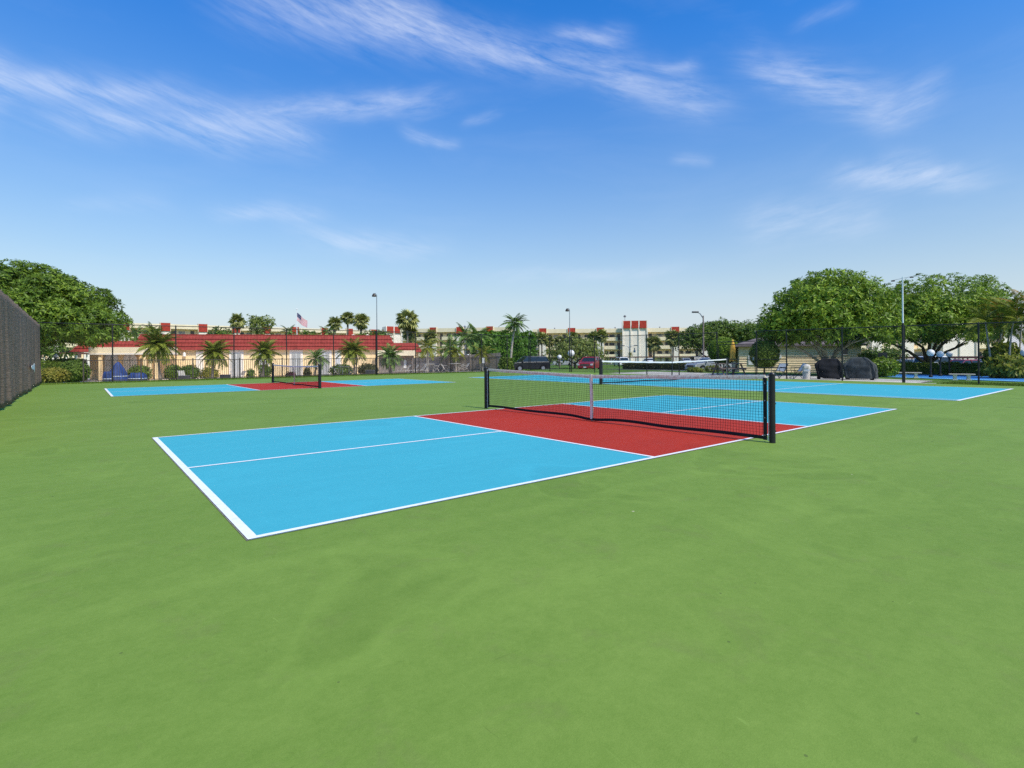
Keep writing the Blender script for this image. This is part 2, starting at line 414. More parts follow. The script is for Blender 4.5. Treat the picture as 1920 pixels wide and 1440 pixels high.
class MB:
    def __init__(s): s.v = []; s.f = []
    def add(s, vs, fs):
        o = len(s.v); s.v.extend([tuple(map(float, p)) for p in vs]); s.f.extend([tuple(o + i for i in q) for q in fs]); return s
    def box(s, x0, x1, y0, y1, z0, z1):
        return s.add([(x0, y0, z0), (x1, y0, z0), (x1, y1, z0), (x0, y1, z0), (x0, y0, z1), (x1, y0, z1), (x1, y1, z1), (x0, y1, z1)],
                     [(0, 3, 2, 1), (4, 5, 6, 7), (0, 1, 5, 4), (1, 2, 6, 5), (2, 3, 7, 6), (3, 0, 4, 7)])
    def bar(s, a, b, w, h=None, up=(0, 0, 1)):
        """rectangular bar from a to b"""
        h = h or w
        a = np.array(a, float); b = np.array(b, float); d = b - a; d /= max(1e-9, np.linalg.norm(d))
        u = np.array(up, float)
        if abs(d @ u) > .97: u = np.array([1., 0, 0])
        r = np.cross(d, u); r /= np.linalg.norm(r); q = np.cross(r, d)
        c = [(-1, -1), (1, -1), (1, 1), (-1, 1)]
        vs = [a + r * i * w / 2 + q * j * h / 2 for i, j in c] + [b + r * i * w / 2 + q * j * h / 2 for i, j in c]
        return s.add(vs, [(3, 2, 1, 0), (4, 5, 6, 7), (0, 1, 5, 4), (1, 2, 6, 5), (2, 3, 7, 6), (3, 0, 4, 7)])
    def tube(s, pts, r, n=6, cap=True):
        pts = [np.array(p, float) for p in pts]; k = len(pts)
        rs = r if hasattr(r, '__len__') else [r] * k
        vs = []; ref = np.array([0.31, 0.95, 0.05])
        for i, p in enumerate(pts):
            d = pts[min(k - 1, i + 1)] - pts[max(0, i - 1)]; d /= max(1e-9, np.linalg.norm(d))
            u = ref - d * (ref @ d)
            if np.linalg.norm(u) < .05: u = np.array([1., 0, 0]) - d * d[0]
            u /= np.linalg.norm(u); w = np.cross(d, u)
            for j in range(n):
                a = 2 * PI * j / n; vs.append(p + (u * math.cos(a) + w * math.sin(a)) * rs[i])
        fs = [(i * n + j, i * n + (j + 1) % n, (i + 1) * n + (j + 1) % n, (i + 1) * n + j) for i in range(k - 1) for j in range(n)]
        if cap: fs += [tuple(reversed(range(n))), tuple((k - 1) * n + j for j in range(n))]
        return s.add(vs, fs)
    def lathe(s, prof, n=16, c=(0, 0, 0)):
        vs = [(c[0] + r * math.cos(2 * PI * j / n), c[1] + r * math.sin(2 * PI * j / n), c[2] + z) for r, z in prof for j in range(n)]
        k = len(prof)
        fs = [(i * n + j, i * n + (j + 1) % n, (i + 1) * n + (j + 1) % n, (i + 1) * n + j) for i in range(k - 1) for j in range(n)]
        fs += [tuple(reversed(range(n))), tuple((k - 1) * n + j for j in range(n))]
        return s.add(vs, fs)
    def prism(s, poly, y0, y1):
        """polygon in xz extruded along y"""
        n = len(poly)
        vs = [(x, y0, z) for x, z in poly] + [(x, y1, z) for x, z in poly]
        fs = [tuple(range(n)), tuple(reversed(range(n, 2 * n)))] + [(i, n + i, n + (i + 1) % n, (i + 1) % n) for i in range(n)]
        return s.add(vs, fs)
    def sheet(s, poly, z):
        return s.add([(x, y, z) for x, y in poly], [tuple(range(len(poly)))])
    def build(s, name, m, parent=None, world=False, sm=False, bevel=0.0, fix=True):
        me = bpy.data.meshes.new(name)
        v = np.array(s.v, float)
        if world and parent is not None:
            c, n_ = math.cos(-parent.rotation_euler.z), math.sin(-parent.rotation_euler.z)
            v = v - np.array(parent.location)
            v = np.stack([v[:, 0] * c - v[:, 1] * n_, v[:, 0] * n_ + v[:, 1] * c, v[:, 2]], 1)
        me.from_pydata([tuple(p) for p in v], [], s.f); me.update()
        if fix:
            import bmesh
            bm = bmesh.new(); bm.from_mesh(me); bmesh.ops.recalc_face_normals(bm, faces=bm.faces); bm.to_mesh(me); bm.free()
        me.materials.append(MATS[m])
        if sm:
            me.polygons.foreach_set('use_smooth', np.ones(len(me.polygons), bool))
        o = link_mesh(name, me, parent)
        if bevel:
            md = o.modifiers.new('bevel', 'BEVEL'); md.width = bevel; md.segments = 2; md.limit_method = 'ANGLE'
        return o

def tag(o, label=None, cat=None, group=None, kind=None):
    if label: o['label'] = label
    if cat: o['category'] = cat
    if group: o['group'] = group
    if kind: o['kind'] = kind
    return o

def thing(name, label, cat, loc=(0, 0, 0), rz=0.0, group=None):
    o = bpy.data.objects.new(name, None); COL.objects.link(o)
    o.location = tuple(map(float, loc)); o.rotation_euler = (0, 0, rz); o.empty_display_size = .2
    return tag(o, label, cat, group)

def struct(o): o['kind'] = 'structure'; return o

def face_cam(p):
    """rotation about z that turns local -y towards the camera"""
    d = CAM - np.array(p); return math.atan2(d[1], d[0]) + PI / 2

# ------------------------------------------------------------------ ground and paving
def grid_ground():
    def axis(lo, hi, a, b, step, coarse):
        xs = list(np.arange(a, b + .01, step))
        x = a
        w = step
        while x > lo: w *= 1.45; x -= w; xs.insert(0, max(x, lo))
        x = b; w = step
        while x < hi: w *= 1.45; x += w; xs.append(min(x, hi))
        return np.array(sorted(set(xs)))
    xs = axis(-1800, 2600, -40, 90, 2.5, 40); ys = axis(-1800, 2600, -20, 90, 2.5, 40)
    v = [(x, y, gz(x, y) - .02) for y in ys for x in xs]
    n = len(xs)
    f = [(j * n + i, j * n + i + 1, (j + 1) * n + i + 1, (j + 1) * n + i) for j in range(len(ys) - 1) for i in range(n - 1)]
    return np_mesh('ground', v, f, 'grass_ground', True)
struct(link_mesh('ground', grid_ground()))

def fr_x(v): return 27.2 + .075 * v          # right-hand fence line
SL_R0, SL_R1, BACK = fr_x(-14) - .55, fr_x(30.5) - .55, 30.4
mb = MB(); P4 = [(-3.2, -14), (SL_R0, -14), (SL_R1, BACK), (-3.2, BACK)]
mb.add([(x, y, 0) for x, y in P4] + [(x, y, -.12) for x, y in P4], [(0, 1, 2, 3), (7, 6, 5, 4), (0, 4, 5, 1), (1, 5, 6, 2), (2, 6, 7, 3), (3, 7, 4, 0)])
slab = struct(mb.build('court_pavement', 'green_acrylic'))

CW, CL, LW = 6.096, 13.41, .052
def rect(name, mt, x0, x1, y0, y1, z, parent):
    mb = MB(); mb.sheet([(x0, y0), (x1, y0), (x1, y1), (x0, y1)], z); return mb.build(name, mt, parent, world=True, fix=False)

def pickle_court(ox, oy):
    root = bpy.data.objects.new('pickleball_court', None); COL.objects.link(root); root.location = (ox, oy, 0); struct(root)
    n0, n1 = 4.572, CL - 4.572
    rect('blue_paint', 'blue_acrylic', ox, ox + n0, oy, oy + CW, .004, root)
    rect('blue_paint', 'blue_acrylic', ox + n1, ox + CL, oy, oy + CW, .004, root)
    rect('red_paint', 'red_acrylic', ox + n0, ox + n1, oy, oy + CW, .004, root)
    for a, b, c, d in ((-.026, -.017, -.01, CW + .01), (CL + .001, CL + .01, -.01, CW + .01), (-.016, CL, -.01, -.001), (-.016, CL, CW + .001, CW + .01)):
        rect('edge_strip', 'edge_grey_brown', ox + a, ox + b, oy + c, oy + d, .004, root)  # thin grey-brown strip just outside the court edges
    ln = lambda a, b, c, d: rect('white_line', 'line_white', ox + a, ox + b, oy + c, oy + d, .008, root)
    ln(-LW * .3, LW, 0, CW); ln(CL - LW, CL, 0, CW)
    ln(LW, CL - LW, 0, LW); ln(LW, CL - LW, CW - LW, CW)
    ln(n0 - LW, n0, LW, CW - LW); ln(n1, n1 + LW, LW, CW - LW)
    ln(LW, n0 - LW, CW / 2 - LW / 2, CW / 2 + LW / 2); ln(n1 + LW, CL - LW, CW / 2 - LW / 2, CW / 2 + LW / 2)
    return root
pickle_court(0, 0)
pickle_court(-.06, 18.01)
# tennis court across the far side
TX0, TX1, TY0, TY1, TN = 17.1, 24.5, -.35, 22.6, 11.7
tcourt = bpy.data.objects.new('tennis_court', None); COL.objects.link(tcourt); tcourt.location = (TX0, TY0, 0); struct(tcourt)
rect('blue_paint', 'blue_acrylic', TX0, TX1, TY0, TY1, .004, tcourt)
for a in ((TX0, TX1, TY0, TY0 + .09), (TX0, TX1, TY1 - .09, TY1), (TX0, TX0 + .05, TY0 + .09, TY1 - .09), (TX1 - .05, TX1, TY0 + .09, TY1 - .09),
          (TX0 + .35, TX0 + .40, TY0 + .09, TY1 - .09), (TX0 + .40, TX1 - .05, TN - 6.7, TN - 6.65), (TX0 + .40, TX1 - .05, TN + 6.65, TN + 6.7),
          ((TX0 + TX1) / 2 - .025, (TX0 + TX1) / 2 + .025, TN - 6.65, TN + 6.65)):
    rect('white_line', 'line_white', *a, .008, tcourt)

def band(name, mt, pts, lift=.0):
    """ground sheet draped on the terrain: a strip of quads from two polylines of (px,d)"""
    A, B = pts
    v = []; n = 24
    for row in range(9):
        t = row / 8
        for i in range(n + 1):
            s_ = i / n
            pa = np.array(gp(A[0] + (A[2] - A[0]) * s_, A[1] + (A[3] - A[1]) * s_)); pb = np.array(gp(B[0] + (B[2] - B[0]) * s_, B[1] + (B[3] - B[1]) * s_))
            p = pa * (1 - t) + pb * t
            v.append((p[0], p[1], gz(p[0], p[1]) + lift))
    f = [(r * (n + 1) + i, r * (n + 1) + i + 1, (r + 1) * (n + 1) + i + 1, (r + 1) * (n + 1) + i) for r in range(8) for i in range(n)]
    return struct(link_mesh(name, np_mesh(name, v, f, mt, True)))
band('pool_deck', 'deck', ((60, 34.5, 935, 46.5), (60, 56, 800, 66)), .006)
band('parking_lot', 'asphalt', ((940, 58, 1345, 52), (930, 90, 1400, 80)), .006)
band('parking_road', 'asphalt', ((1500, 60, 2050, 46), (1480, 95, 2100, 80)), .010)
band('far_road', 'asphalt', ((-200, 100, 1500, 134), (-200, 104, 1500, 146)), .010)
# barbecue terrace and strip of concrete along the right-hand fence
def poly_struct(name, mt, pts, z):
    mb = MB(); mb.sheet(pts, z); return struct(mb.build(name, mt, fix=False))
def fpt(v, off): return (fr_x(v) + off, v)
poly_struct('concrete_terrace', 'concrete', [fpt(3.2, -.3), fpt(3.2, 2.6), fpt(12, 5.2), fpt(22, 5.2), fpt(22, .1), fpt(12, -.3)], -.018)
poly_struct('concrete_strip', 'concrete', [fpt(1.9, -.45), fpt(1.9, .0), fpt(3.15, .3), fpt(3.15, -.45)], -.016)
a_, b_2, c_2, d_2 = gp(1640, 30.5), gp(2000, 22.5), gp(2030, 27.0), gp(1668, 34.0)
poly_struct('shuffleboard_court', 'shuffle_blue', [tuple(q[:2]) for q in (a_, b_2, c_2, d_2)], -.022)
e_, f_2 = a_ + (d_2 - a_) * .13, b_2 + (c_2 - b_2) * .13
poly_struct('shuffleboard_border', 'shuffle_light', [tuple(q[:2]) for q in (a_, b_2, f_2, e_)], -.018)

# grass fringe: real blades along the pavement edges
def blades(name, pts, h, label, matn='grass_blade'):
    p = np.asarray(pts, float); n = len(p)
    az_ = rng.uniform(0, 2 * PI, n); hh = h * rng.uniform(.5, 1.2, n); w = .012 + .01 * rng.random(n); ln = hh * rng.uniform(.1, .6, n)
    s_ = np.stack([-np.sin(az_), np.cos(az_), np.zeros(n)], 1); d = np.stack([np.cos(az_), np.sin(az_), np.zeros(n)], 1)
    tip = p + d * ln[:, None] + np.array([0, 0, 1]) * hh[:, None]
    v = np.stack([p - s_ * w[:, None], p + s_ * w[:, None], tip], 1).reshape(-1, 3)
    o = link_mesh(name, np_mesh(name, v, np.arange(3 * n).reshape(-1, 3), matn)); return tag(o, label, 'grass', kind='stuff')
n_ = 26000
gx = rng.uniform(-4, 29.5, n_); gy = rng.uniform(30.42, 32.6, n_)
blades('grass', np.stack([gx, gy, np.full(n_, -.05)], 1), .10, 'rough grass strip behind the back chain link fence')
n_ = 16000
gv = rng.uniform(-6, 2.4, n_); go = rng.uniform(-.5, 2.0, n_)
blades('grass', np.stack([fr_x(gv) + go, gv, np.full(n_, -.05)], 1), .09, 'bright grass strip before the blue shuffleboard court')

# ------------------------------------------------------------------ nets
def sports_net(name, label, A, B, hp, hc, cell, post_r, post_h, tape_h, tape_mat, group, cord=.0032, bottom=.06, cap_dome=True, tone='cord_black', sag_seed=0, strap='strap_white'):
    A = np.array([*A, 0.]); B = np.array([*B, 0.])
    root = thing(name, label, 'net', (A + B) / 2 * np.array([1, 1, 0]), 0, group)
    d = (B - A); Lt = np.linalg.norm(d); d /= Lt; nrm = np.array([-d[1], d[0], 0])
    r_ = np.random.default_rng(sag_seed)
    ph = r_.uniform(0, 6, 6)
    for e, sg in ((A, 1), (B, -1)):
        mb = MB(); prof = [(post_r, -.0), (post_r, post_h - post_r * (.9 if cap_dome else .1))]
        if cap_dome: prof += [(post_r * 1.06, post_h - post_r * .9), (post_r * 1.04, post_h - post_r * .5), (post_r * .8, post_h - post_r * .12), (post_r * .35, post_h)]
        else: prof += [(post_r * .6, post_h)]
        mb.lathe(prof, 16, e); po = mb.build('post', 'black_metal', root, True, sm=False)
        mb = MB(); c = e + d * sg * (post_r + .012)
        mb.tube([c + np.array([0, 0, .02]), c + np.array([0, 0, post_h - .06])], .006, 6); mb.build('lacing_rod', 'cable_white', root, True)
    in0, in1 = post_r + .06, Lt - post_r - .06
    S = lambda s_: (s_ - in0) / (in1 - in0)
    def top(s_):
        t = S(s_); return hc + (hp - hc) * abs(2 * t - 1) ** 1.25
    def bot(s_):
        t = S(s_)
        return max(.012, bottom * (.85 + .10 * math.sin(ph[0] + t * 9) * t * (1 - t) * 3 + .12 * math.sin(ph[1] + t * 23)) * (1 - .8 * math.exp(-((t - .5) / .05) ** 2)))
    def off(s_, z):
        t = S(s_); return .022 * math.sin(PI * t) * math.sin(ph[2] + t * 11 + z * 2.2) + .010 * math.sin(ph[3] + t * 31 + z * 5)
    def pt(s_, z): return A + d * s_ + nrm * off(s_, z) + np.array([0, 0, z])
    bw = .05
    # mesh cords
    mb = MB(); nv = int((in1 - in0) / cell); rows = int((hp - tape_h - bottom - bw) / cell)
    for i in range(nv + 1):
        s_ = in0 + (in1 - in0) * i / nv; zt, zb = top(s_) - tape_h * .5, bot(s_) + bw * .5
        ps = [pt(s_ + .006 * math.sin(k * 1.7 + i * .9 + ph[4]), zb + (zt - zb) * k / 5) for k in range(6)]
        for a, b in zip(ps[:-1], ps[1:]): mb.bar(a, b, cord)
    for j in range(1, rows + 1):
        q = j / (rows + 1); seg = max(16, nv // 3); prev = None
        for i in range(seg + 1):
            s_ = in0 + (in1 - in0) * i / seg; zt, zb = top(s_) - tape_h, bot(s_) + bw
            p = pt(s_, zb + (zt - zb) * q + .003 * math.sin(i * 1.3 + j))
            if prev is not None: mb.bar(prev, p, cord)
            prev = p
    o = mb.build('net_mesh', tone, root, True, fix=False); o['kind'] = 'stuff'
    # folded top tape, bottom band, side bands
    def ribbon(nm, mt, za, zb, th, seg=60, s0=in0, s1=in1):
        mb = MB()
        vs = []
        for i in range(seg + 1):
            s_ = s0 + (s1 - s0) * i / seg
            for (q, zz) in ((-th, za(s_)), (th, za(s_)), (th * 1.15, (za(s_) * .4 + zb(s_) * .6)), (th * .5, zb(s_)), (-th * .5, zb(s_)), (-th * 1.15, (za(s_) * .4 + zb(s_) * .6))):
                vs.append(pt(s_, zz) + nrm * q)
        k = 6
        fs = [(i * k + j, i * k + (j + 1) % k, (i + 1) * k + (j + 1) % k, (i + 1) * k + j) for i in range(seg) for j in range(k)]
        fs += [tuple(range(k)), tuple(reversed(range(seg * k, seg * k + k)))]
        mb.add(vs, fs); return mb.build(nm, mt, root, True)
    tp = ribbon('top_tape', tape_mat, lambda s_: top(s_) - tape_h + .004 * math.sin(s_ * 7), top, .008)
    ribbon('bottom_band', 'band_black', bot, lambda s_: bot(s_) + bw, .007)
    for s0 in (in0 - .025, in1 - .025):
        mb = MB(); mb.box(0, .05, -.008, .008, 0, 1)
        M = [A + d * (s0 + x) + nrm * y + np.array([0, 0, bot(in0) * .8 + z * (hp - .012 - tape_h * .35 - bot(in0))]) for x, y, z in mb.v]; mb.v = [tuple(q) for q in M]
        sb = mb.build('side_band', 'band_black', root, True)
        for k in range(4):
            c = A + d * (s0 + .025) + np.array([0, 0, .10 + k * (hp - .22) / 3])
            mb = MB(); mb.tube([c - nrm * .012, c + nrm * .012], .009, 8)
            gm = mb.build('grommet', 'galv', root, True); gm.parent = sb
    mb = MB()   # centre strap, slightly proud of the mesh both sides
    sc_ = (in0 + in1) / 2
    for sg in (-1, 1):
        a = [pt(sc_, z) + nrm * sg * .014 for z in np.linspace(bot(sc_) + .03, hc + .006, 8)]
        for p, q in zip(a[:-1], a[1:]): mb.bar(p, q, .05 if True else 0, .004, up=nrm)
    mb.bar(pt(sc_, hc + .004) - nrm * .016, pt(sc_, hc + .004) + nrm * .016, .05, .005)
    mb.build('centre_strap', strap, root, True)
    mb = MB(); mb.tube([pt(sc_, .0), pt(sc_, bot(sc_) + .04)], .008, 6); mb.lathe([(.02, 0), (.02, .01), (.008, .014)], 10, A + d * sc_); mb.build('strap_anchor', 'galv', root, True)
    return root
near = sports_net('pickleball_net', 'near pickleball net with black posts and stained pale top tape', (6.705, -.375), (6.705, CW + .37), .958, .885, .043, .041, .992, .066, 'tape_stained', 'sports nets', bottom=.05, sag_seed=1)
# crank hook and tie on the near posts
mb = MB(); mb.tube([(6.72, -.335, .08), (6.715, -.29, .05), (6.71, -.31, .03), (6.70, -.345, .045)], .005, 6); mb.build('tie_hook', 'cable_white', near, True)
for z_ in (.55, .16):
    mb = MB(); mb.tube([(6.74, -.375, z_), (6.785, -.385, z_)], .011, 8); mb.build('winch_pin', 'black_metal', near, True)
sports_net('pickleball_net', 'pickleball net on the far left court before the pool fence', (6.645, 17.72), (6.645, 24.42), .914, .864, .075, .06, .98, .055, 'tape_clean', 'sports nets', cord=.0045, bottom=.05, sag_seed=2)
sports_net('tennis_net', 'long tennis net with white tape behind the near pickleball net', (16.62, TN), (27.0, TN), 1.03, .93, .09, .055, 1.09, .06, 'tape_clean', 'sports nets', cord=.004, bottom=.05, cap_dome=False, sag_seed=3, strap='band_black')

# ------------------------------------------------------------------ chain link fences
CHAIN = {}
def chain_mesh(w, h):
    key = (round(w, 2), round(h, 2))
    if key in CHAIN: return CHAIN[key]
    mb = MB(); st = .085; t = .0026
    for sg in (1, -1):
        c = -h
        while c < w + h:
            # line x = c + sg*z (sg=1) or x = c - z
            z0, z1 = 0.0, h
            if sg == 1: za, zb = max(0, -c), min(h, w - c)
            else: za, zb = max(0, c - w), min(h, c)
            if zb - za > .03:
                xa, xb = c + sg * za, c + sg * zb
                mb.bar((xa, .002 * sg, za), (xb, .002 * sg, zb), t, t, up=(0, 1, 0))
            c += st
    o = mb.build('chain_link', 'fence_black', None, fix=False); me = o.data
    bpy.data.objects.remove(o); CHAIN[key] = me
    return me

def chain_fence(label, posts, heights, thick=(), rails=(), base_z=-.03):
    p0 = np.array([*posts[0], 0.])
    root = thing('chain_link_fence', label, 'fence', (p0[0], p0[1], 0))
    for i, (x, y) in enumerate(posts):
        h = heights[i]; r = .055 if i in thick else .032
        mb = MB(); mb.lathe([(r, base_z - .05), (r, h - .02), (r * 1.15, h - .015), (r * .9, h + .03), (r * .2, h + .05)], 10, (x, y, 0)); mb.build('post', 'fence_black', root, True)
    mb = MB(); mb.tube([(x, y, h) for (x, y), h in zip(posts, heights)], .021, 8); mb.build('top_rail', 'fence_black', root, True, sm=True)
    mb = MB(); mb.tube([(x, y, .06) for (x, y) in posts], .004, 4); mb.build('tension_wire', 'fence_black', root, True)
    for (i, z) in rails:
        a, b = posts[i], posts[i + 1]
        mb = MB(); mb.tube([(*a, z), (*b, z)], .019, 8); mb.build('mid_rail', 'fence_black', root, True)
    for i in range(len(posts) - 1):
        a, b = np.array(posts[i]), np.array(posts[i + 1]); w = np.linalg.norm(b - a); h = min(heights[i], heights[i + 1])
        o = link_mesh('chain_link', chain_mesh(w, h - .04), root); o['kind'] = 'stuff'
        o.location = (a[0] - p0[0], a[1] - p0[1], .03); o.rotation_euler = (0, 0, math.atan2(b[1] - a[1], b[0] - a[0]))
    return root
bx = [-2.5, .5, 3.35, 6.3, 9.3, 12.3, 15.3, 18.4, 21.4, 24.4, 27.0, 29.4]
chain_fence('tall black chain link fence along the back of the courts before the pool', [(x, 31.3) for x in bx], [3.05] * 9 + [3.02, 2.97, 2.9])
GATE = (13.0, 10.55)
rv = [31.3, 28.6, 25.9, 23.3, 20.8, 18.3, 15.7, GATE[0]]
rh = lambda v: 2.44 + .009 * v + (.10 if v > 30 else 0)
chain_fence('black chain link fence beside the car park, right of the corner', [(fr_x(v), v) for v in rv], [rh(v) for v in rv])
rv2 = [GATE[1], 8.9, 6.2, 3.65, 1.1, -1.5, -4.2]
chain_fence('black chain link fence before the grills and shuffleboard court', [(fr_x(v), v) for v in rv2], [rh(v) for v in rv2], rails=((0, 1.0), (0, .55), (1, 1.1)))
# gate between the two stretches
gt = thing('chain_link_gate', 'black chain link gate with double top bars near the yellow umbrella', 'gate', (fr_x(GATE[0]), GATE[0], 0))
a = np.array([fr_x(GATE[0]), GATE[0], 0]); b = np.array([fr_x(GATE[1]), GATE[1], 0]); dv = (b - a) / np.linalg.norm(b - a); a = a + dv * .09; b = b - dv * .09
mb = MB(); Z = np.array([0, 0, 1.])
for z in (.08, 1.0, 1.84): mb.tube([a + Z * z, b + Z * z], .021, 8)
mb.tube([a + Z * .08, a + Z * 1.84], .021, 8); mb.tube([b + Z * .08, b + Z * 1.84], .021, 8)
mb.build('gate_frame', 'fence_black', gt, True)
mb = MB(); mb.tube([a + Z * 2.0, b + Z * 2.0], .024, 8); mb.build('transom', 'fence_black', gt, True)
w_ = float(np.linalg.norm(b - a)); o = link_mesh('chain_link', chain_mesh(w_, 1.76), gt); o['kind'] = 'stuff'
o.location = tuple(a + Z * .08 - np.array(gt.location)); o.rotation_euler = (0, 0, math.atan2(dv[1], dv[0]))
mb = MB(); q = a + dv * (w_ - .1); mb.bar(q + Z * .95, q + Z * 1.12, .06, .05); mb.build('latch', 'galv', gt, True)

# left fence with windscreen cloth
ws = thing('windscreen_fence', 'dark knitted windscreen hung on the tall fence at the left edge', 'fence', (-2.5, 31.25, 0))
wy0, wy1 = 6.0, 31.22
ny, nz = 360, 18
ys = np.linspace(wy1, wy0, ny); vv_ = []
fold = lambda y: .035 * math.sin(y * 4.1) + .03 * math.sin(y * 9.7 + 1.3) + .018 * math.sin(y * 17 + .4)
for k in range(nz + 1):
    t = k / nz
    for y in ys:
        zb = .03 + .02 * abs(math.sin(y * 2.3)) + .012 * math.sin(y * 7.7); zt = 2.98 - .035 * abs(math.sin((y - 31.3) * PI / 3.0))
        z = zb + (zt - zb) * t
        am = (.25 + .75 * (1 - t)) * 1.0
        vv_.append((-2.40 + fold(y) * am + .03 * math.sin(y * .9 + t * 3) * (1 - t), y, z))
ff = [(k * ny + i, k * ny + i + 1, (k + 1) * ny + i + 1, (k + 1) * ny + i) for k in range(nz) for i in range(ny - 1)]
V_ = np.array(vv_) - np.array([-2.5, 31.25, 0])
o = link_mesh('screen_cloth', np_mesh('screen_cloth', V_, ff, 'windscreen', True), ws)
sol = o.modifiers.new('thick', 'SOLIDIFY'); sol.thickness = .006
for y in np.arange(31.25, 5.9, -3.05):
    mb = MB(); mb.lathe([(.04, -.05), (.04, 3.05), (.045, 3.06), (.01, 3.1)], 10, (-2.52, y, 0)); mb.build('post', 'fence_black', ws, True)
mb = MB(); mb.tube([(-2.5, 31.25, 3.03), (-2.5, 6.0, 3.03)], .02, 8); mb.build('top_rail', 'fence_black', ws, True)
# loose white emblem on the cloth: rounded patch with a pointed lower flap
em = [(-.32, .30), (-.30, .02), (-.30, -.30), (-.16, -.06), (.02, -.05), (.2, 0), (.30, .09), (.28, .18), (.12, .22), (-.08, .22), (-.22, .32)]
mb = MB(); yc, zc = 24.0, .88
n = len(em)
mb.add([(-2.275 + .0 * a, yc - a * 3.2, zc + b * .62) for a, b in em] + [(-2.283, yc - a * 3.2, zc + b * .62) for a, b in em],
       [tuple(range(n)), tuple(reversed(range(n, 2 * n)))] + [(i, (i + 1) % n, n + (i + 1) % n, n + i) for i in range(n)])
mb.build('white_emblem', 'flag_white', ws, True)

# ------------------------------------------------------------------ pool fence (pickets)
def picket_fence(label, P0, P1, h, pitch, mt, npan):
    P0 = np.array(P0); P1 = np.array(P1); L_ = np.linalg.norm(P1[:2] - P0[:2]); dr = (P1 - P0) / L_
    root = thing('picket_fence', label, 'fence', (P0[0], P0[1], P0[2]))
    for i in range(npan + 1):
        q = P0 + dr * L_ * i / npan
        mb = MB(); mb.bar(q + Z * -.1, q + Z * (h + .05), .06); mb.add(*pyramid(q + Z * (h + .05), .035, .04)); mb.build('post', mt, root, True)
    for i in range(npan):
        a = P0 + dr * (L_ * i / npan + .04); b = P0 + dr * (L_ * (i + 1) / npan - .04)
        mb = MB()
        for z in (.12, h - .02): mb.bar(a + Z * z, b + Z * z, .03, .04)
        mb.build('rail', mt, root, True)
        mb = MB(); k = int(np.linalg.norm(b - a) / pitch)
        for j in range(1, k):
            q = a + (b - a) * j / k; mb.bar(q + Z * .05, q + Z * (h - .03), .019)
        o = mb.build('picket', mt, root, True, fix=False); o['kind'] = 'stuff'
    return root
def pyramid(c, r, h):
    c = np.array(c); return ([c + np.array([-r, -r, 0]), c + np.array([r, -r, 0]), c + np.array([r, r, 0]), c + np.array([-r, r, 0]), c + np.array([0, 0, h])], [(3, 2, 1, 0), (0, 1, 4), (1, 2, 4), (2, 3, 4), (3, 0, 4)])
picket_fence('dark metal picket fence round the pool, behind the tall mesh', (-.7, 32.25, -.04), (26.9, 32.6, -.04), 1.22, .112, 'picket_tan', 11)
# taupe board fence on the far side of the pool
def board_fence(label, P0, P1, h, bw, mt):
    P0 = np.array(P0); P1 = np.array(P1); L_ = np.linalg.norm((P1 - P0)[:2]); dr = (P1 - P0) / L_; ndr = np.array([-dr[1], dr[0], 0])
    root = thing('board_fence', label, 'fence', tuple(P0))
    k = int(L_ / bw)
    mb0 = MB(); mb0.box(.006, bw - .006, -.011, .011, 0, h); o0 = mb0.build('board', mt, root)
    o0.rotation_euler = (0, 0, math.atan2(dr[1], dr[0])); me = o0.data
    for i in range(1, k):
        o = link_mesh('board', me, root); q = dr * bw * i + ndr * .006 * ((i % 2) * 2 - 1); o.location = (q[0], q[1], q[2] + .01 * math.sin(i * 2.1)); o.rotation_euler = o0.rotation_euler
    mb = MB()
    for z in (.3, h - .3): mb.bar(P0 - ndr * .04 + Z * z, P1 - ndr * .04 + Z * z, .04, .08)
    mb.build('rail', mt, root, True)
    for i in range(0, k, 10):
        q = P0 + dr * bw * i - ndr * .08; mb = MB(); mb.bar(q, q + Z * (h + .05), .09); mb.build('post', mt, root, True)
    return root
mat('board_taupe', (.30, .25, .205), .8, .2, 3)
def gpt(px, d, dz=0.): q = gp(px, d); q[2] += dz; return q
board_fence('taupe upright board fence on the far side of the pool', gpt(775, 58), gpt(941, 52), 1.72, .19, 'board_taupe')

# ------------------------------------------------------------------ foliage helpers
def leaf_tris(base, d, up, L, Wd):
    sd_ = np.cross(d, up); sd_ /= np.maximum(1e-6, np.linalg.norm(sd_, axis=1))[:, None]
    L = L[:, None]; Wd = Wd[:, None]
    mid = base + d * L * .45 + up * L * .03
    tip = base + d * L - np.array([0, 0, 1]) * L * .12
    v = np.stack([base, mid + sd_ * Wd / 2, tip, mid - sd_ * Wd / 2], 1).reshape(-1, 3)
    n = len(base); i = np.arange(n)[:, None] * 4
    f = np.concatenate([i + np.array([[0, 1, 2]]), i + np.array([[0, 2, 3]])], 0)
    return v, f

def unit(a): return a / np.maximum(1e-9, np.linalg.norm(a, axis=-1, keepdims=True))

def rosettes(p, n, k, L, ratio, r, spread=(45, 95)):
    N = len(p)
    p = np.repeat(p, k, 0); n = np.repeat(unit(n), k, 0)
    ref = unit(r.normal(size=(N * k, 3))); t = unit(np.cross(n, ref))
    A = np.radians(r.uniform(*spread, N * k))[:, None]
    d = unit(n * np.cos(A) + t * np.sin(A)); up = unit(n * np.sin(A) - t * np.cos(A))
    ls = L * r.uniform(.45, 1.35, N * k)
    return leaf_tris(p + d * ls[:, None] * .08, d, up, ls, ls * ratio)

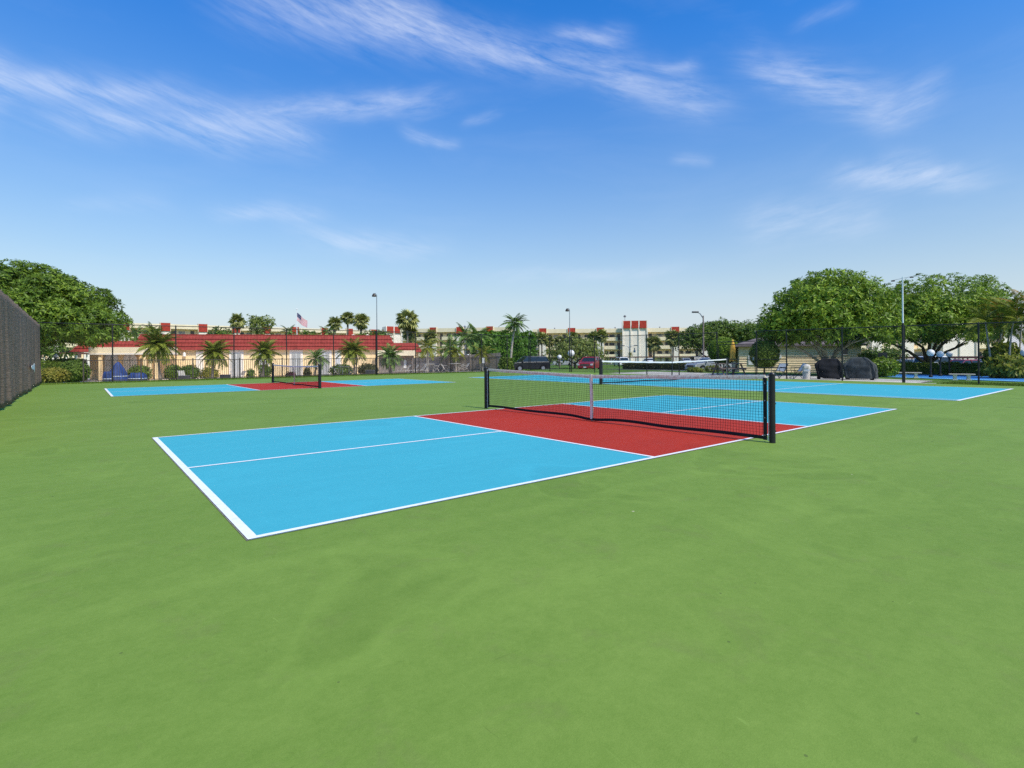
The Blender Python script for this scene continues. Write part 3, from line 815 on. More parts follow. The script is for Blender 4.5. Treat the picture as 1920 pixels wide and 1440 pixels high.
def sphere_dirs(n, r, zmin=-1.0):
    i = np.arange(n) + .5; z = 1 - (1 - zmin) * i / n; ph = i * PI * (3 - 5 ** .5)
    q = np.sqrt(np.maximum(0, 1 - z * z)); d = np.stack([q * np.cos(ph), q * np.sin(ph), z], 1)
    return unit(d + r.normal(size=d.shape) * .10)

def crown_mesh(name, blobs, matn, leafL, ratio, k, density, seed, clump=1.0, spread=(45, 95), zmin=-.45, inner=.12, floor=None):
    """blobs: (centre, radii). Leaves grow in many clumps on an uneven shell, with gaps between clumps."""
    r = np.random.default_rng(seed)
    ps, ns = [], []
    for c, rad in blobs:
        c = np.array(c, float); rad = np.array(rad, float)
        area = 4 * PI * (rad.prod()) ** (2 / 3)
        nc = max(8, int(area / (clump * clump * 1.25)))
        cd = sphere_dirs(nc, r, zmin)
        out = r.random(nc) < .18
        cc = c + cd * rad * np.where(out, r.uniform(1.0, 1.10, nc), r.uniform(.76, .98, nc))[:, None]
        cr = clump * np.where(out, r.uniform(.3, .5, nc), r.uniform(.5, 1.0, nc))
        for j in range(nc):
            m_ = max(6, int(density * cr[j] ** 2))
            dd = unit(r.normal(size=(m_, 3)) + cd[j] * .55 + np.array([0, 0, .35]))
            ps.append(cc[j] + dd * cr[j] * r.uniform(.75, 1.05, (m_, 1)) * np.array([1, 1, .8])); ns.append(unit(dd + cd[j] * .5 + np.array([0, 0, .25])))
        m_ = int(density * area * inner / (clump ** 2))
        dd = unit(r.normal(size=(m_, 3))); ps.append(c + dd * rad * r.uniform(.25, .85, (m_, 1))); ns.append(dd)
    p = np.concatenate(ps); n = np.concatenate(ns)
    if floor is not None:     # the browsing line: foliage stops above it, raggedly
        fl = floor + .22 * np.sin(p[:, 0] * 1.9 + seed) + .18 * np.sin(p[:, 1] * 2.7) + r.normal(size=len(p)) * .08
        kp = p[:, 2] > fl; p = p[kp]; n = n[kp]
    v, f = rosettes(p, n, k, leafL, ratio, r, spread)
    return v, f

def broad_tree(name, label, base, blobs, matn, leafL, ratio, k, density, seed, clump=1.0, trunk_r=.25, stems=4, bark='bark', group=None, zmin=-.45, fork=.9, spread=(45, 95), lean=0.0, floor=None):
    base = np.array(base, float); root = thing(name, label, 'tree', base, 0, group)
    v, f = crown_mesh('crown', blobs, matn, leafL, ratio, k, density, seed, clump, spread, zmin, floor=floor)
    link_mesh('crown', np_mesh('crown', v - base, f, matn), root)
    r = np.random.default_rng(seed + 99)
    mb = MB()
    top = base + np.array([lean, 0, fork])
    mb.tube([base - Z * .1, base + Z * .12, base * .5 + top * .5, top], [trunk_r * 1.5, trunk_r * 1.1, trunk_r * .95, trunk_r * .9], 10)
    mb.build('trunk', bark, root, True, sm=True)
    for i in range(stems):
        c, rad = blobs[i % len(blobs)]
        a = 2 * PI * (i + r.uniform(-.25, .25)) / stems
        tgt = np.array(c) + np.array([math.cos(a) * rad[0] * .62, math.sin(a) * rad[1] * .62, -rad[2] * .1 + r.uniform(-.1, .3) * rad[2]])
        s0 = top - Z * .15 * fork; m1 = s0 * .62 + tgt * .38 + np.array([r.normal() * .15, r.normal() * .15, .25]); m2 = s0 * .3 + tgt * .7 + np.array([r.normal() * .2, r.normal() * .2, .2])
        mb = MB(); mb.tube([s0, m1, m2, tgt], [trunk_r * .62, trunk_r * .45, trunk_r * .3, trunk_r * .1], 7)
        for q in range(3):
            e = m2 + np.array([r.normal() * rad[0] * .3, r.normal() * rad[1] * .3, abs(r.normal()) * rad[2] * .4]); mb.tube([m1 * .4 + m2 * .6, (m2 + e) / 2 + Z * .1, e], [trunk_r * .25, trunk_r * .17, trunk_r * .06], 5)
        mb.build('limb', bark, root, True, sm=True)
    return root

def tree_at(name, label, px, d, blobs_px, *a, **kw):
    """blobs_px: (px, py, rx_px, ry_px, depth offset)"""
    base = gp(px, d); bl = []
    if 'floor_py' in kw: kw['floor'] = float(at(px, kw.pop('floor_py'), d)[2])
    for (bx_, by_, rx, ry, dd) in blobs_px:
        c = at(bx_, by_, d + dd); s_ = (d + dd) / F_PX
        bl.append((c, (rx * s_, rx * s_ * .9, ry * s_)))
    return broad_tree(name, label, base, bl, *a, **kw)

def shrub(name, label, P, size, matn, leafL, seed, rz=0.0, round_=False, dens=260, cat='hedge', group=None, k=4, ratio=.5, core=True, stem=True):
    """clipped hedge or bush: leaves over a box or ellipsoid skin, with twigs inside"""
    r = np.random.default_rng(seed); root = thing(name, label, cat, P, rz, group)
    sx, sy, sz = size
    if round_:
        area = 4 * PI * ((sx / 2) * (sy / 2) * (sz / 2)) ** (2 / 3); N = int(dens * area)
        dd = unit(r.normal(size=(N, 3))); bump = 1 + .10 * np.sin(dd[:, :1] * 5 + seed) * np.cos(dd[:, 1:2] * 6) + .05 * r.normal(size=(N, 1))
        p = dd * np.array([sx, sy, sz]) / 2 * bump * r.uniform(.86, 1.02, (N, 1)) + np.array([0, 0, sz / 2]); nn = dd
        p[:, 2] = np.maximum(p[:, 2], .02)
    else:
        fa = np.array([sx * sz, sx * sz, sy * sz, sy * sz, sx * sy]); N = int(dens * fa.sum()); w = r.choice(5, N, p=fa / fa.sum())
        p = np.stack([r.uniform(-sx / 2, sx / 2, N), r.uniform(-sy / 2, sy / 2, N), r.uniform(0, sz, N)], 1)
        nn = np.zeros((N, 3))
        for q, (ax, sg, ext) in enumerate(((1, -1, sy / 2), (1, 1, sy / 2), (0, -1, sx / 2), (0, 1, sx / 2))):
            mk = w == q; p[mk, ax] = sg * ext; nn[mk, ax] = sg
        mk = w == 4; p[mk, 2] = sz; nn[mk, 2] = 1
        wob = .05 * min(sx, sy, sz) * (np.sin(p[:, :1] * 3.1 + seed) + np.sin(p[:, 2:] * 4.3 + p[:, 1:2] * 2)) + r.normal(size=(N, 1)) * .035 * min(1.5, sz)
        p = p + nn * wob - nn * r.uniform(0, .12, (N, 1)) * min(1, sz); nn = unit(nn + r.normal(size=(N, 3)) * .3 + np.array([0, 0, .25]))
    v, f = rosettes(p, nn, k, leafL, ratio, r, (30, 100))
    link_mesh('foliage', np_mesh('foliage', v, f, matn), root)
    if core:
        mb = MB(); q = .86
        if round_: mb.lathe([(max(sx, sy) / 2 * q * math.sin(a), sz / 2 - sz / 2 * q * math.cos(a)) for a in np.linspace(.15, PI - .15, 9)], 14)
        else: mb.box(-sx / 2 + .1 * min(1, sz), sx / 2 - .1 * min(1, sz), -sy / 2 + .1 * min(1, sz), sy / 2 - .1 * min(1, sz), .02, sz - .1 * min(1, sz))
        mb.build('inner_foliage', matn, root)
    return root

# ------------------------------------------------------------------ palms
def feather_mesh(name, L, nl, ll, droop, matn, wid=.05, vdroop=.35, seed=0):
    r = np.random.default_rng(seed)
    C = lambda t: np.array([L * t * (1 - .25 * droop * t * t), 0, -droop * L * t ** 2.1])
    b, d, u, ls = [], [], [], []
    for i in range(nl):
        t = .12 + .86 * i / (nl - 1); c = C(t); tg = C(t + .01) - C(t - .01); tg /= np.linalg.norm(tg)
        up = np.cross(tg, [0, 1, 0]) * -1; up = up if up[2] > 0 else -up
        sz = ll * (.45 + .55 * math.sin(PI * min(1, .15 + t * .95)))
        for sg in (-1, 1):
            dd = tg * (.45 + .5 * t) + np.array([0, sg * 1.0, 0]) + np.array([0, 0, -vdroop]) + up * .25 + r.normal(size=3) * .08
            b.append(c); d.append(dd); u.append(up); ls.append(sz * r.uniform(.85, 1.1))
    b = np.array(b); d = unit(np.array(d)); u = np.array(u); u = unit(u - d * (u * d).sum(1)[:, None]); ls = np.array(ls)
    v, f = leaf_tris(b, d, u, ls, np.full(len(ls), wid))
    mb = MB(); mb.tube([C(t) for t in np.linspace(0, 1, 7)], list(np.linspace(.022, .006, 7) * (L / 1.8) ** .5), 3, False)
    fq = []
    for q in mb.f: fq += [(q[0], q[1], q[2]), (q[0], q[2], q[3])]
    v2 = np.concatenate([v, np.array(mb.v)]); f2 = np.concatenate([f, np.array(fq) + len(v)])
    return np_mesh(name, v2, f2, matn)

def fan_mesh(name, matn, R_=.62, pet=.5, seg=15, seed=0, sag=.3):
    r = np.random.default_rng(seed); v, f = [], []
    a0 = R(125)
    for i in range(seg):
        a = -a0 + 2 * a0 * i / (seg - 1); w = a0 / seg * 1.15; rr = R_ * (.72 + .28 * math.cos(a * .6)) * r.uniform(.9, 1.08)
        o = len(v); P = lambda q, s_: (pet + s_ * math.cos(q), s_ * math.sin(q), -sag * s_ * s_ / R_ * (1 + abs(math.sin(a))))
        v += [P(a, 0), P(a - w, rr * .6), P(a, rr), P(a + w, rr * .6)]
        v[-2] = (v[-2][0], v[-2][1], v[-2][2] - .12 * R_)
        f += [(o, o + 1, o + 2), (o, o + 2, o + 3)]
    mb = MB(); mb.tube([(0, 0, 0), (pet * .5, 0, .04), (pet, 0, 0)], .012, 3, False)
    for q in mb.f: f += [tuple(len(v) + i for i in (q[0], q[1], q[2])), tuple(len(v) + i for i in (q[0], q[2], q[3]))]
    return np_mesh(name, v + mb.v, f, matn)

FR = {}
def frond_set(kind):
    if kind in FR: return FR[kind]
    P_ = {'date': lambda s: feather_mesh('frond', 1.15, 30, .30, .42, 'leaf_palm', .034, .4, s),
          'date_dark': lambda s: feather_mesh('frond', 1.15, 30, .30, .45, 'leaf_palm_dark', .034, .4, s),
          'coco': lambda s: feather_mesh('frond', 2.5, 34, .62, .40, 'leaf_palm_dark', .07, .6, s),
          'yellow': lambda s: feather_mesh('frond', 1.5, 26, .42, .45, 'leaf_palm_yellow', .05, .3, s),
          'areca': lambda s: feather_mesh('frond', 1.7, 30, .45, .38, 'leaf_palm', .05, .25, s),
          'orange': lambda s: feather_mesh('frond', 1.6, 26, .42, .5, 'leaf_orange', .05, .4, s),
          'fan': lambda s: fan_mesh('frond', 'leaf_sabal', .78, .6, 15, s),
          'fan_green': lambda s: fan_mesh('frond', 'leaf_palm_dark', .72, .55, 15, s),
          'dead': lambda s: fan_mesh('frond', 'leaf_dead', .6, .45, 11, s, .6)}
    FR[kind] = [P_[kind](s) for s in range(3)]
    return FR[kind]

def put_fronds(root, origin, kind, n, e0, e1, scale, r, twist=.5):
    ms = frond_set(kind)
    for i in range(n):
        o = link_mesh('frond', ms[i % 3], root); o.location = tuple(origin)
        e = e0 + (e1 - e0) * ((i + .5) / n) + r.uniform(-8, 8)
        s_ = scale * r.uniform(.85, 1.12); o.scale = (s_, s_, s_)
        o.rotation_euler = (r.uniform(-twist, twist), -R(e), i * 2.399963 + r.uniform(-.25, .25))

def palm(name, label, px, d, ycrown, kind, n, e, scale, trunk_r, group, lean=(0, 0), bulge=1.0, dead=0, py_base=None, trunk='palm_trunk', base=None):
    b = gp(px, d) if base is None else np.array(base, float)
    top = at(px + lean[0], ycrown, d); h = top[2] - b[2]
    r = np.random.default_rng(int(px * 7 + d * 13))
    root = thing(name, label, 'palm tree', b, r.uniform(0, 6), group)
    tp = top - b; c, s_ = math.cos(-root.rotation_euler.z), math.sin(-root.rotation_euler.z)
    tl = np.array([tp[0] * c - tp[1] * s_, tp[0] * s_ + tp[1] * c, tp[2]])
    mb = MB(); k = 12; pts, rs = [], []
    for i in range(k + 1):
        t = i / k; q = tl * np.array([t ** 1.6, t ** 1.6, t]); q[0] += lean[1] * math.sin(PI * t); pts.append(q)
        rs.append(trunk_r * (1.35 - .5 * t if t < .2 else 1.0 - .18 * t) * (1 + .10 * (i % 2)) * (bulge if t > .82 else 1))
    pts[0][2] -= .1
    mb.tube(pts, rs, 9); mb.build('trunk', trunk, root, sm=False)
    put_fronds(root, tl, kind, n, e[0], e[1], scale, r)
    if dead: put_fronds(root, tl - np.array([0, 0, .15 * scale]), 'dead', dead, -75, -50, scale, r)
    return root

# ------------------------------------------------------------------ trees and hedges
tree_at('shade_tree', 'huge dense domed tree rising above the windscreen at the left', -10, 41,
        [(-40, 610, 175, 105, 3), (75, 603, 128, 90, 0), (155, 622, 66, 50, -1), (-130, 600, 120, 100, 0), (20, 560, 120, 60, 0)],
        'leaf_tree', .25, .36, 6, 62, 11, clump=1.0, trunk_r=.34, stems=6, fork=1.6, zmin=-.6, floor_py=640)
tree_at('rosette_tree', 'bright round tree with leafy rosettes and splayed stems behind the covered grills', 1553, 33,
        [(1555, 600, 112, 78, 0), (1480, 610, 48, 46, -.5), (1640, 622, 56, 46, 0), (1560, 558, 84, 44, .5), (1450, 628, 26, 26, 0), (1600, 636, 60, 26, -1), (1500, 634, 40, 22, -1)],
        'leaf_rosette', .245, .30, 8, 38, 12, clump=.64, trunk_r=.16, stems=7, bark='bark_pale', fork=.55, zmin=-.5, spread=(40, 100), floor_py=636)
tree_at('shade_tree', 'wide domed green tree with dark forked trunk behind the three globe lamps', 1738, 36.5,
        [(1765, 582, 108, 62, 0), (1730, 610, 80, 50, -1), (1690, 640, 50, 26, -1), (1830, 608, 52, 46, 0), (1700, 572, 55, 38, 1), (1770, 640, 70, 18, -1)],
        'leaf_rosette', .20, .34, 7, 46, 13, clump=.75, trunk_r=.20, stems=6, fork=.9, zmin=-.55, floor_py=636)
tree_at('background_tree', 'smaller round green crown just right of the wide domed tree', 1866, 46, [(1850, 572, 34, 40, 0), (1858, 610, 34, 34, 0)],
        'leaf_tree', .26, .36, 6, 30, 14, clump=.8, trunk_r=.16, stems=3)
tree_at('background_tree', 'dark spreading tree behind the yellow umbrella and street lamp', 1340, 66,
        [(1345, 636, 62, 28, 0), (1300, 644, 30, 20, -1), (1385, 634, 42, 26, 2), (1350, 622, 40, 16, 0)], 'leaf_dark', .30, .4, 5, 30, 15, clump=1.0, trunk_r=.22, stems=4, fork=1.2)
tree_at('background_tree', 'dark green tree behind the tan shed roof', 1425, 62, [(1428, 634, 38, 26, 0), (1400, 642, 30, 22, 0), (1460, 640, 40, 30, 0)],
        'leaf_dark', .30, .4, 5, 28, 16, clump=1.0, trunk_r=.2, stems=3)
tree_at('spreading_tree', 'low olive spreading tree behind the parked cars and globe lamps', 1078, 92,
        [(1078, 662, 46, 20, 0), (1045, 668, 24, 14, 0), (1110, 668, 24, 14, 0), (1082, 650, 28, 12, 0)], 'leaf_olive', .40, .4, 5, 12, 17, clump=1.2, trunk_r=.2, stems=5, fork=.8)
tree_at('background_tree', 'fine feathery tree above the clubhouse roof near the flag', 487, 92, [(487, 610, 18, 12, 0), (476, 603, 12, 8, 0), (500, 604, 12, 9, 0), (487, 622, 16, 10, 0)],
        'leaf_olive', .38, .4, 5, 12, 18, clump=.9, trunk_r=.14, stems=4, fork=2.5)
tree_at('background_tree', 'dark tree far left under the domed crown beside the carport', 82, 62, [(82, 655, 26, 16, 0), (110, 662, 20, 10, 0)], 'leaf_dark', .4, .4, 5, 12, 19, clump=.9, trunk_r=.2, stems=3)
tree_at('background_tree', 'dark low tree beside the car park behind the rosette tree', 1650, 52, [(1640, 672, 34, 16, 0), (1668, 664, 26, 12, 0)], 'leaf_dark', .26, .4, 5, 20, 20, clump=.7, trunk_r=.12, stems=4, fork=.5)
for i, (px, top_, w_, lab) in enumerate(((700, 626, 26, 'dark mango crown above the roof beside the tall light pole'), (574, 624, 18, 'dark crown behind the clubhouse roof right of the flag'),
                                      (412, 620, 16, 'dark crown behind the clubhouse roof left of the fan palm'))):
    tree_at('background_tree', lab, px, 84, [(px, top_ + 8, w_, 9, 0)], 'leaf_dark', .42, .4, 5, 12, 30 + i, clump=.9, trunk_r=.14, stems=3, fork=2.4)

def hedge_px(label, px0, d0, px1, d1, thick, z_top_py, matn, leafL, seed, dens=220, name='hedge', **kw):
    a, b = gp(px0, d0), gp(px1, d1); c = (a + b) / 2; L_ = np.linalg.norm((b - a)[:2])
    top = at((px0 + px1) / 2, z_top_py, (d0 + d1) / 2)[2]
    return shrub(name, label, c, (L_, thick, top - c[2]), matn, leafL, seed, math.atan2(b[1] - a[1], b[0] - a[0]), dens=dens, **kw)
hedge_px('tall clipped ficus hedge like a green block behind the coconut palm', 894, 74, 996, 78, 3.0, 626, 'leaf_ficus', .34, 41, dens=26)
hedge_px('long low dark hedge along the car park kerb', 1172, 84, 1322, 74, 1.2, 682, 'leaf_brownhedge', .22, 42, dens=50)
hedge_px('long dark hedge behind the blue shuffleboard court', 1655, 36, 2040, 29, 1.0, 682, 'leaf_hedge', .12, 43, dens=190)
hedge_px('low hedge left of the pool fence, nearest the windscreen', 56, 37, 102, 39, 1.2, 680, 'leaf_hedge', .12, 44, dens=150)
hedge_px('hedge along the carport beyond the left bushes', 92, 50, 160, 52, 1.2, 675, 'leaf_hedge', .16, 45, dens=90)
hedge_px('clipped green hedge right of the board fence behind the black car', 958, 78, 1006, 84, 1.4, 672, 'leaf_ficus', .25, 46, dens=50)
hedge_px('leafy climber column on the end of the board fence', 941, 51.5, 959, 51, .8, 672, 'leaf_hedge', .18, 47, dens=120, name='climber')
hedge_px('hedge strip topping the taupe board fence', 800, 60, 935, 56, 1.0, 670, 'leaf_palm_yellow', .2, 48, dens=60)
def bush(label, px, d, pyt, wpx, matn, leafL, seed, dens=240, name='bush', yb=None, sy=None, **kw):
    b = gp(px, d); w = wpx * d / F_PX; z = at(px, pyt, d)[2] - b[2]
    return shrub(name, label, b, (w, (sy or w), z), matn, leafL, seed, round_=True, dens=dens, cat='bush', **kw)
bush('round clipped dark green bush at the left end of the pool fence', 138, 33.0, 677, 46, 'leaf_hedge', .11, 51, 300)
bush('yellow green variegated bush beside the windscreen', 100, 30.6, 691, 44, 'leaf_yellow', .14, 52, 220, core=False)
bush('small bright green clump at the foot of the windscreen', 71, 30.4, 704, 16, 'leaf_ficus', .08, 53, 300)
for i, (px, d, pyt, w_, mt_n, lab) in enumerate((
        (262, 50, 686, 36, 'leaf_hedge', 'low bush by the clubhouse porch arches'), (326, 52, 685, 30, 'leaf_hedge', 'trimmed bush under the wall lamp'),
        (356, 52, 685, 32, 'leaf_dark', 'wide dark bush left of the second date palm'), (497, 54, 684, 20, 'leaf_dark', 'square dark bush behind the third date palm'),
        (470, 50, 692, 12, 'leaf_dark', 'small potted bush by the clubhouse door'), (576, 53, 690, 12, 'leaf_brownhedge', 'brown green bush between two clubhouse doors'),
        (640, 54, 684, 40, 'leaf_dark', 'wide bush behind the patio table'), (690, 54, 683, 36, 'leaf_brownhedge', 'reddish brown bush right of the fifth date palm'),
        (392, 50, 690, 30, 'leaf_yellow', 'yellowish bush below the second date palm'), (545, 46, 699, 14, 'flower', 'low dark red flowering bush behind the far net'))):
    if mt_n == 'flower':
        leaf_mat('leaf_flower', (.03, .012, .015), (.09, .02, .03), (.2, .04, .06)); mt_n = 'leaf_flower'
    bush(lab, px, d, pyt, w_, mt_n, .17, 60 + i, 70)
bush('round bush beside the low wall near the picnic table', 1303, 40, 690, 30, 'leaf_palm', .12, 75, 200, core=True)
bush('yellow green bush left of the picnic table', 1336, 41, 686, 24, 'leaf_palm_yellow', .14, 76, 130, core=False)
bush('leafy shrub at the right end of the covered grills', 1655, 30.5, 672, 46, 'leaf_rosette', .16, 77, 110, core=False)
bush('bright yellow green clump at the foot of the leaning areca palms', 1888, 27.5, 670, 58, 'leaf_palm_yellow', .26, 78, 70, core=False)
bush('dense green clump inside the areca palms', 1880, 31.0, 645, 50, 'leaf_palm', .3, 79, 50, core=False)
bush('dark tall cycad shrub right of the grills before the hedge', 1625, 33, 664, 34, 'leaf_dark', .2, 80, 60, core=False)

# clipped lollipop trees by the shed
def topiary(label, px, d, py_t, py_b, wpx, seed):
    b = gp(px, d); w = wpx * d / F_PX; zt = at(px, py_t, d)[2]; zb = at(px, py_b, d)[2]
    r = np.random.default_rng(seed); root = thing('topiary_tree', label, 'tree', b, 0, 'clipped topiary trees')
    N = int(300 * w * w * 3); dd = unit(r.normal(size=(N, 3)))
    p = dd * np.array([w / 2, w / 2, (zt - zb) / 2]) * (1 + .03 * r.normal(size=(N, 1))) * r.uniform(.88, 1.0, (N, 1)) + np.array([0, 0, (zt + zb) / 2 - b[2]])
    v, f = rosettes(p, dd, 4, .10, .5, r, (30, 95)); link_mesh('crown', np_mesh('crown', v, f, 'leaf_hedge' if seed % 2 else 'leaf_rosette'), root)
    mb = MB(); c0 = (zt + zb) / 2 - b[2]; mb.lathe([(w / 2 * .84 * math.sin(a), c0 - (zt - zb) / 2 * .84 * math.cos(a)) for a in np.linspace(.15, PI - .15, 9)], 14); mb.build('inner_foliage', 'leaf_dark', root)
    mb = MB(); mb.tube([(0, 0, -.05), (.02, .01, .4), (0, 0, c0)], [.07, .05, .04], 7); mb.build('trunk', 'bark', root, sm=True)
topiary('tall clipped oval tree directly behind the closed yellow umbrella', 1357, 46, 633, 682, 56, 2)
topiary('clipped round tree on a thin trunk before the tan shed wall', 1433, 32.5, 637, 690, 50, 3)

# palms
dp = [(300, 39, 646, 'tallest'), (398, 41, 661, 'second'), (492, 43, 660, 'third'), (590, 45.0, 671, 'short'), (665, 45.5, 657, 'fifth'), (732, 46.5, 667, 'sixth')]
dl = ['date palm with bushy crown left of the long red roof, behind the first fence posts', 'date palm before the yellow clubhouse wall, second from the left',
      'date palm with arching fronds left of the far net', 'small short date palm directly behind the far net', 'broad date palm just left of the tall light pole',
      'low dark date palm right of the tall light pole by the porch']
for i, ((px, d, yc, _), lab) in enumerate(zip(dp, dl)):
    palm('date_palm', lab, px, d, yc, 'date' if i not in (3, 5) else 'date_dark', 44 if i != 3 else 30, (-46, 78), [1.38, 1.18, 1.22, .95, 1.25, 1.12][i], .08, 'date palms behind the pool fence', lean=((-3, 5, 4, 3, -3, 0)[i], .06), bulge=1.5)
palm('coconut_palm', 'tall coconut palm with pale curved trunk above the ficus hedge', 957, 62, 605, 'coco', 26, (-45, 72), .74, .13, None, lean=(9, -.2), trunk='bark_pale')
sab = [(445, 96, 603, 1.0, 'single round fan palm above the clubhouse roof left of the flag'), (628, 92, 607, .9, 'leftmost fan palm of the three above the clubhouse roof'),
       (652, 93, 596, .85, 'tallest middle fan palm of the three above the clubhouse roof'), (677, 92, 603, 1.0, 'rightmost fan palm of the three above the clubhouse roof'),
       (764, 80, 600, 1.15, 'tall shaggy fan palm right of the clubhouse roof end'), (770, 82, 626, .9, 'shorter fan palm under the tall shaggy palm'),
       (808, 84, 632, .85, 'fan palm before the cream balconies'), (1016, 104, 634, .9, 'fan palm beside the grey louvred stair tower'),
       (1030, 108, 640, .85, 'fan palm right of the grey louvred stair tower'), (1049, 106, 640, .8, 'fan palm just left of the thin light pole'),
       (1073, 106, 634, .95, 'fan palm above the olive spreading tree'), (1112, 108, 632, .9, 'fan palm left of the red capped tower'),
       (1128, 104, 630, .95, 'fan palm nearest the red capped tower on its left'), (1226, 88, 644, .95, 'fan palm before the right side of the white tower'), (1262, 86, 634, 1.0, 'taller fan palm right of the white tower')]
for px, d, yc, s_, lab in sab:
    palm('fan_palm', lab, px, d, yc, 'fan', 30, (-55, 85), s_ * 1.15, .15, 'fan palms before the apartment blocks', bulge=1.25, dead=6)
for px, d, yc, s_, kd, lab in ((800, 52, 652, .95, 'yellow', 'yellow green feather palm right of the porch roof'), (842, 55, 652, .85, 'coco', 'dark feather palm before the cream balconies'),
                               (854, 54, 660, .75, 'yellow', 'small yellow green palm beside the dark feather palm'), (872, 62, 632, .85, 'coco', 'tall dark feather palm left of the lamp pole'),
                               (893, 64, 630, .85, 'coco', 'dark feather palm at the left end of the ficus hedge'), (903, 52, 662, .8, 'yellow', 'bright yellow palm in front of the ficus hedge'),
                               (255, 78, 624, .6, 'coco', 'dark feather palm above the low red roof'), (283, 80, 618, .6, 'coco', 'second feather palm above the low red roof, nearer the tall roof'),
                               (612, 84, 622, .6, 'coco', 'dark feather palm above the clubhouse roof beneath the three fan palms'), (716, 78, 628, .55, 'coco', 'feather palm over the roof right of the light pole'),
                               (1180, 112, 664, .5, 'yellow', 'small young palm at the foot of the white tower'), (540, 86, 622, .6, 'coco', 'feather palm behind the flag pole over the roof')):
    palm('feather_palm', lab, px, d, yc, kd, 18, (-45, 75), s_, .11, 'feather palms', lean=(2, .1), trunk='bark_pale')
# areca clump at the right edge
ar = [(1861, 30, 600, 'areca', -14), (1876, 31, 585, 'orange', 4), (1893, 29, 598, 'areca', 8), (1908, 30.5, 580, 'orange', 10), (1926, 28.5, 590, 'areca', 20), (1880, 32, 612, 'areca', 16), (1938, 31, 575, 'yellow', 14)]
for i, (px, d, yc, kd, ln_) in enumerate(ar):
    palm('areca_palm', ['slender areca palm leaning left of its clump at the right edge', 'areca palm with orange fronds left in its clump', 'areca palm with pale stem before the orange one',
                        'tall orange areca palm near the right frame edge', 'areca palm cut by the right frame edge', 'shorter green areca palm inside the clump', 'yellow areca palm outermost at the right edge'][i],
         px, d, yc, kd, 12, (-30, 80), .95, .045, 'areca palms at the right edge', lean=(ln_, .05), trunk='bark_pale')

# ------------------------------------------------------------------ buildings
class Fr:
    """plan frame of a facade: x runs left to right seen from the courts, y runs away, z from datum 0"""
    def __init__(s, pa, da, pb, db):
        s.A = gp(pa, da); s.B = gp(pb, db); v = (s.B - s.A)[:2]; s.L = float(np.linalg.norm(v)); s.u = v / s.L; s.n = np.array([-s.u[1], s.u[0]])
        s.rz = math.atan2(s.u[1], s.u[0]); s.z0 = min(s.A[2], s.B[2])
    def s(s, px, y=0.0):
        r = (FW + (px - 960) / F_PX * RT)[:2]; o = CAM[:2]; A = s.A[:2] + s.n * y
        M = np.array([[s.u[0], -r[0]], [s.u[1], -r[1]]]); return float(np.linalg.solve(M, o - A)[0])
    def z(s, px, py, y=0.0):
        x = s.s(px, y); p = s.A[:2] + s.u * x + s.n * y; d = float((p - CAM[:2]) @ FW[:2])
        return float(at(px, py, d)[2] - s.z0)
    def thing(s, name, label, cat, group=None): return thing(name, label, cat, (s.A[0], s.A[1], s.z0), s.rz, group)

def pbox(name, mt, root, *a, bevel=0.0): mb = MB(); mb.box(*a); return mb.build(name, mt, root, bevel=bevel)

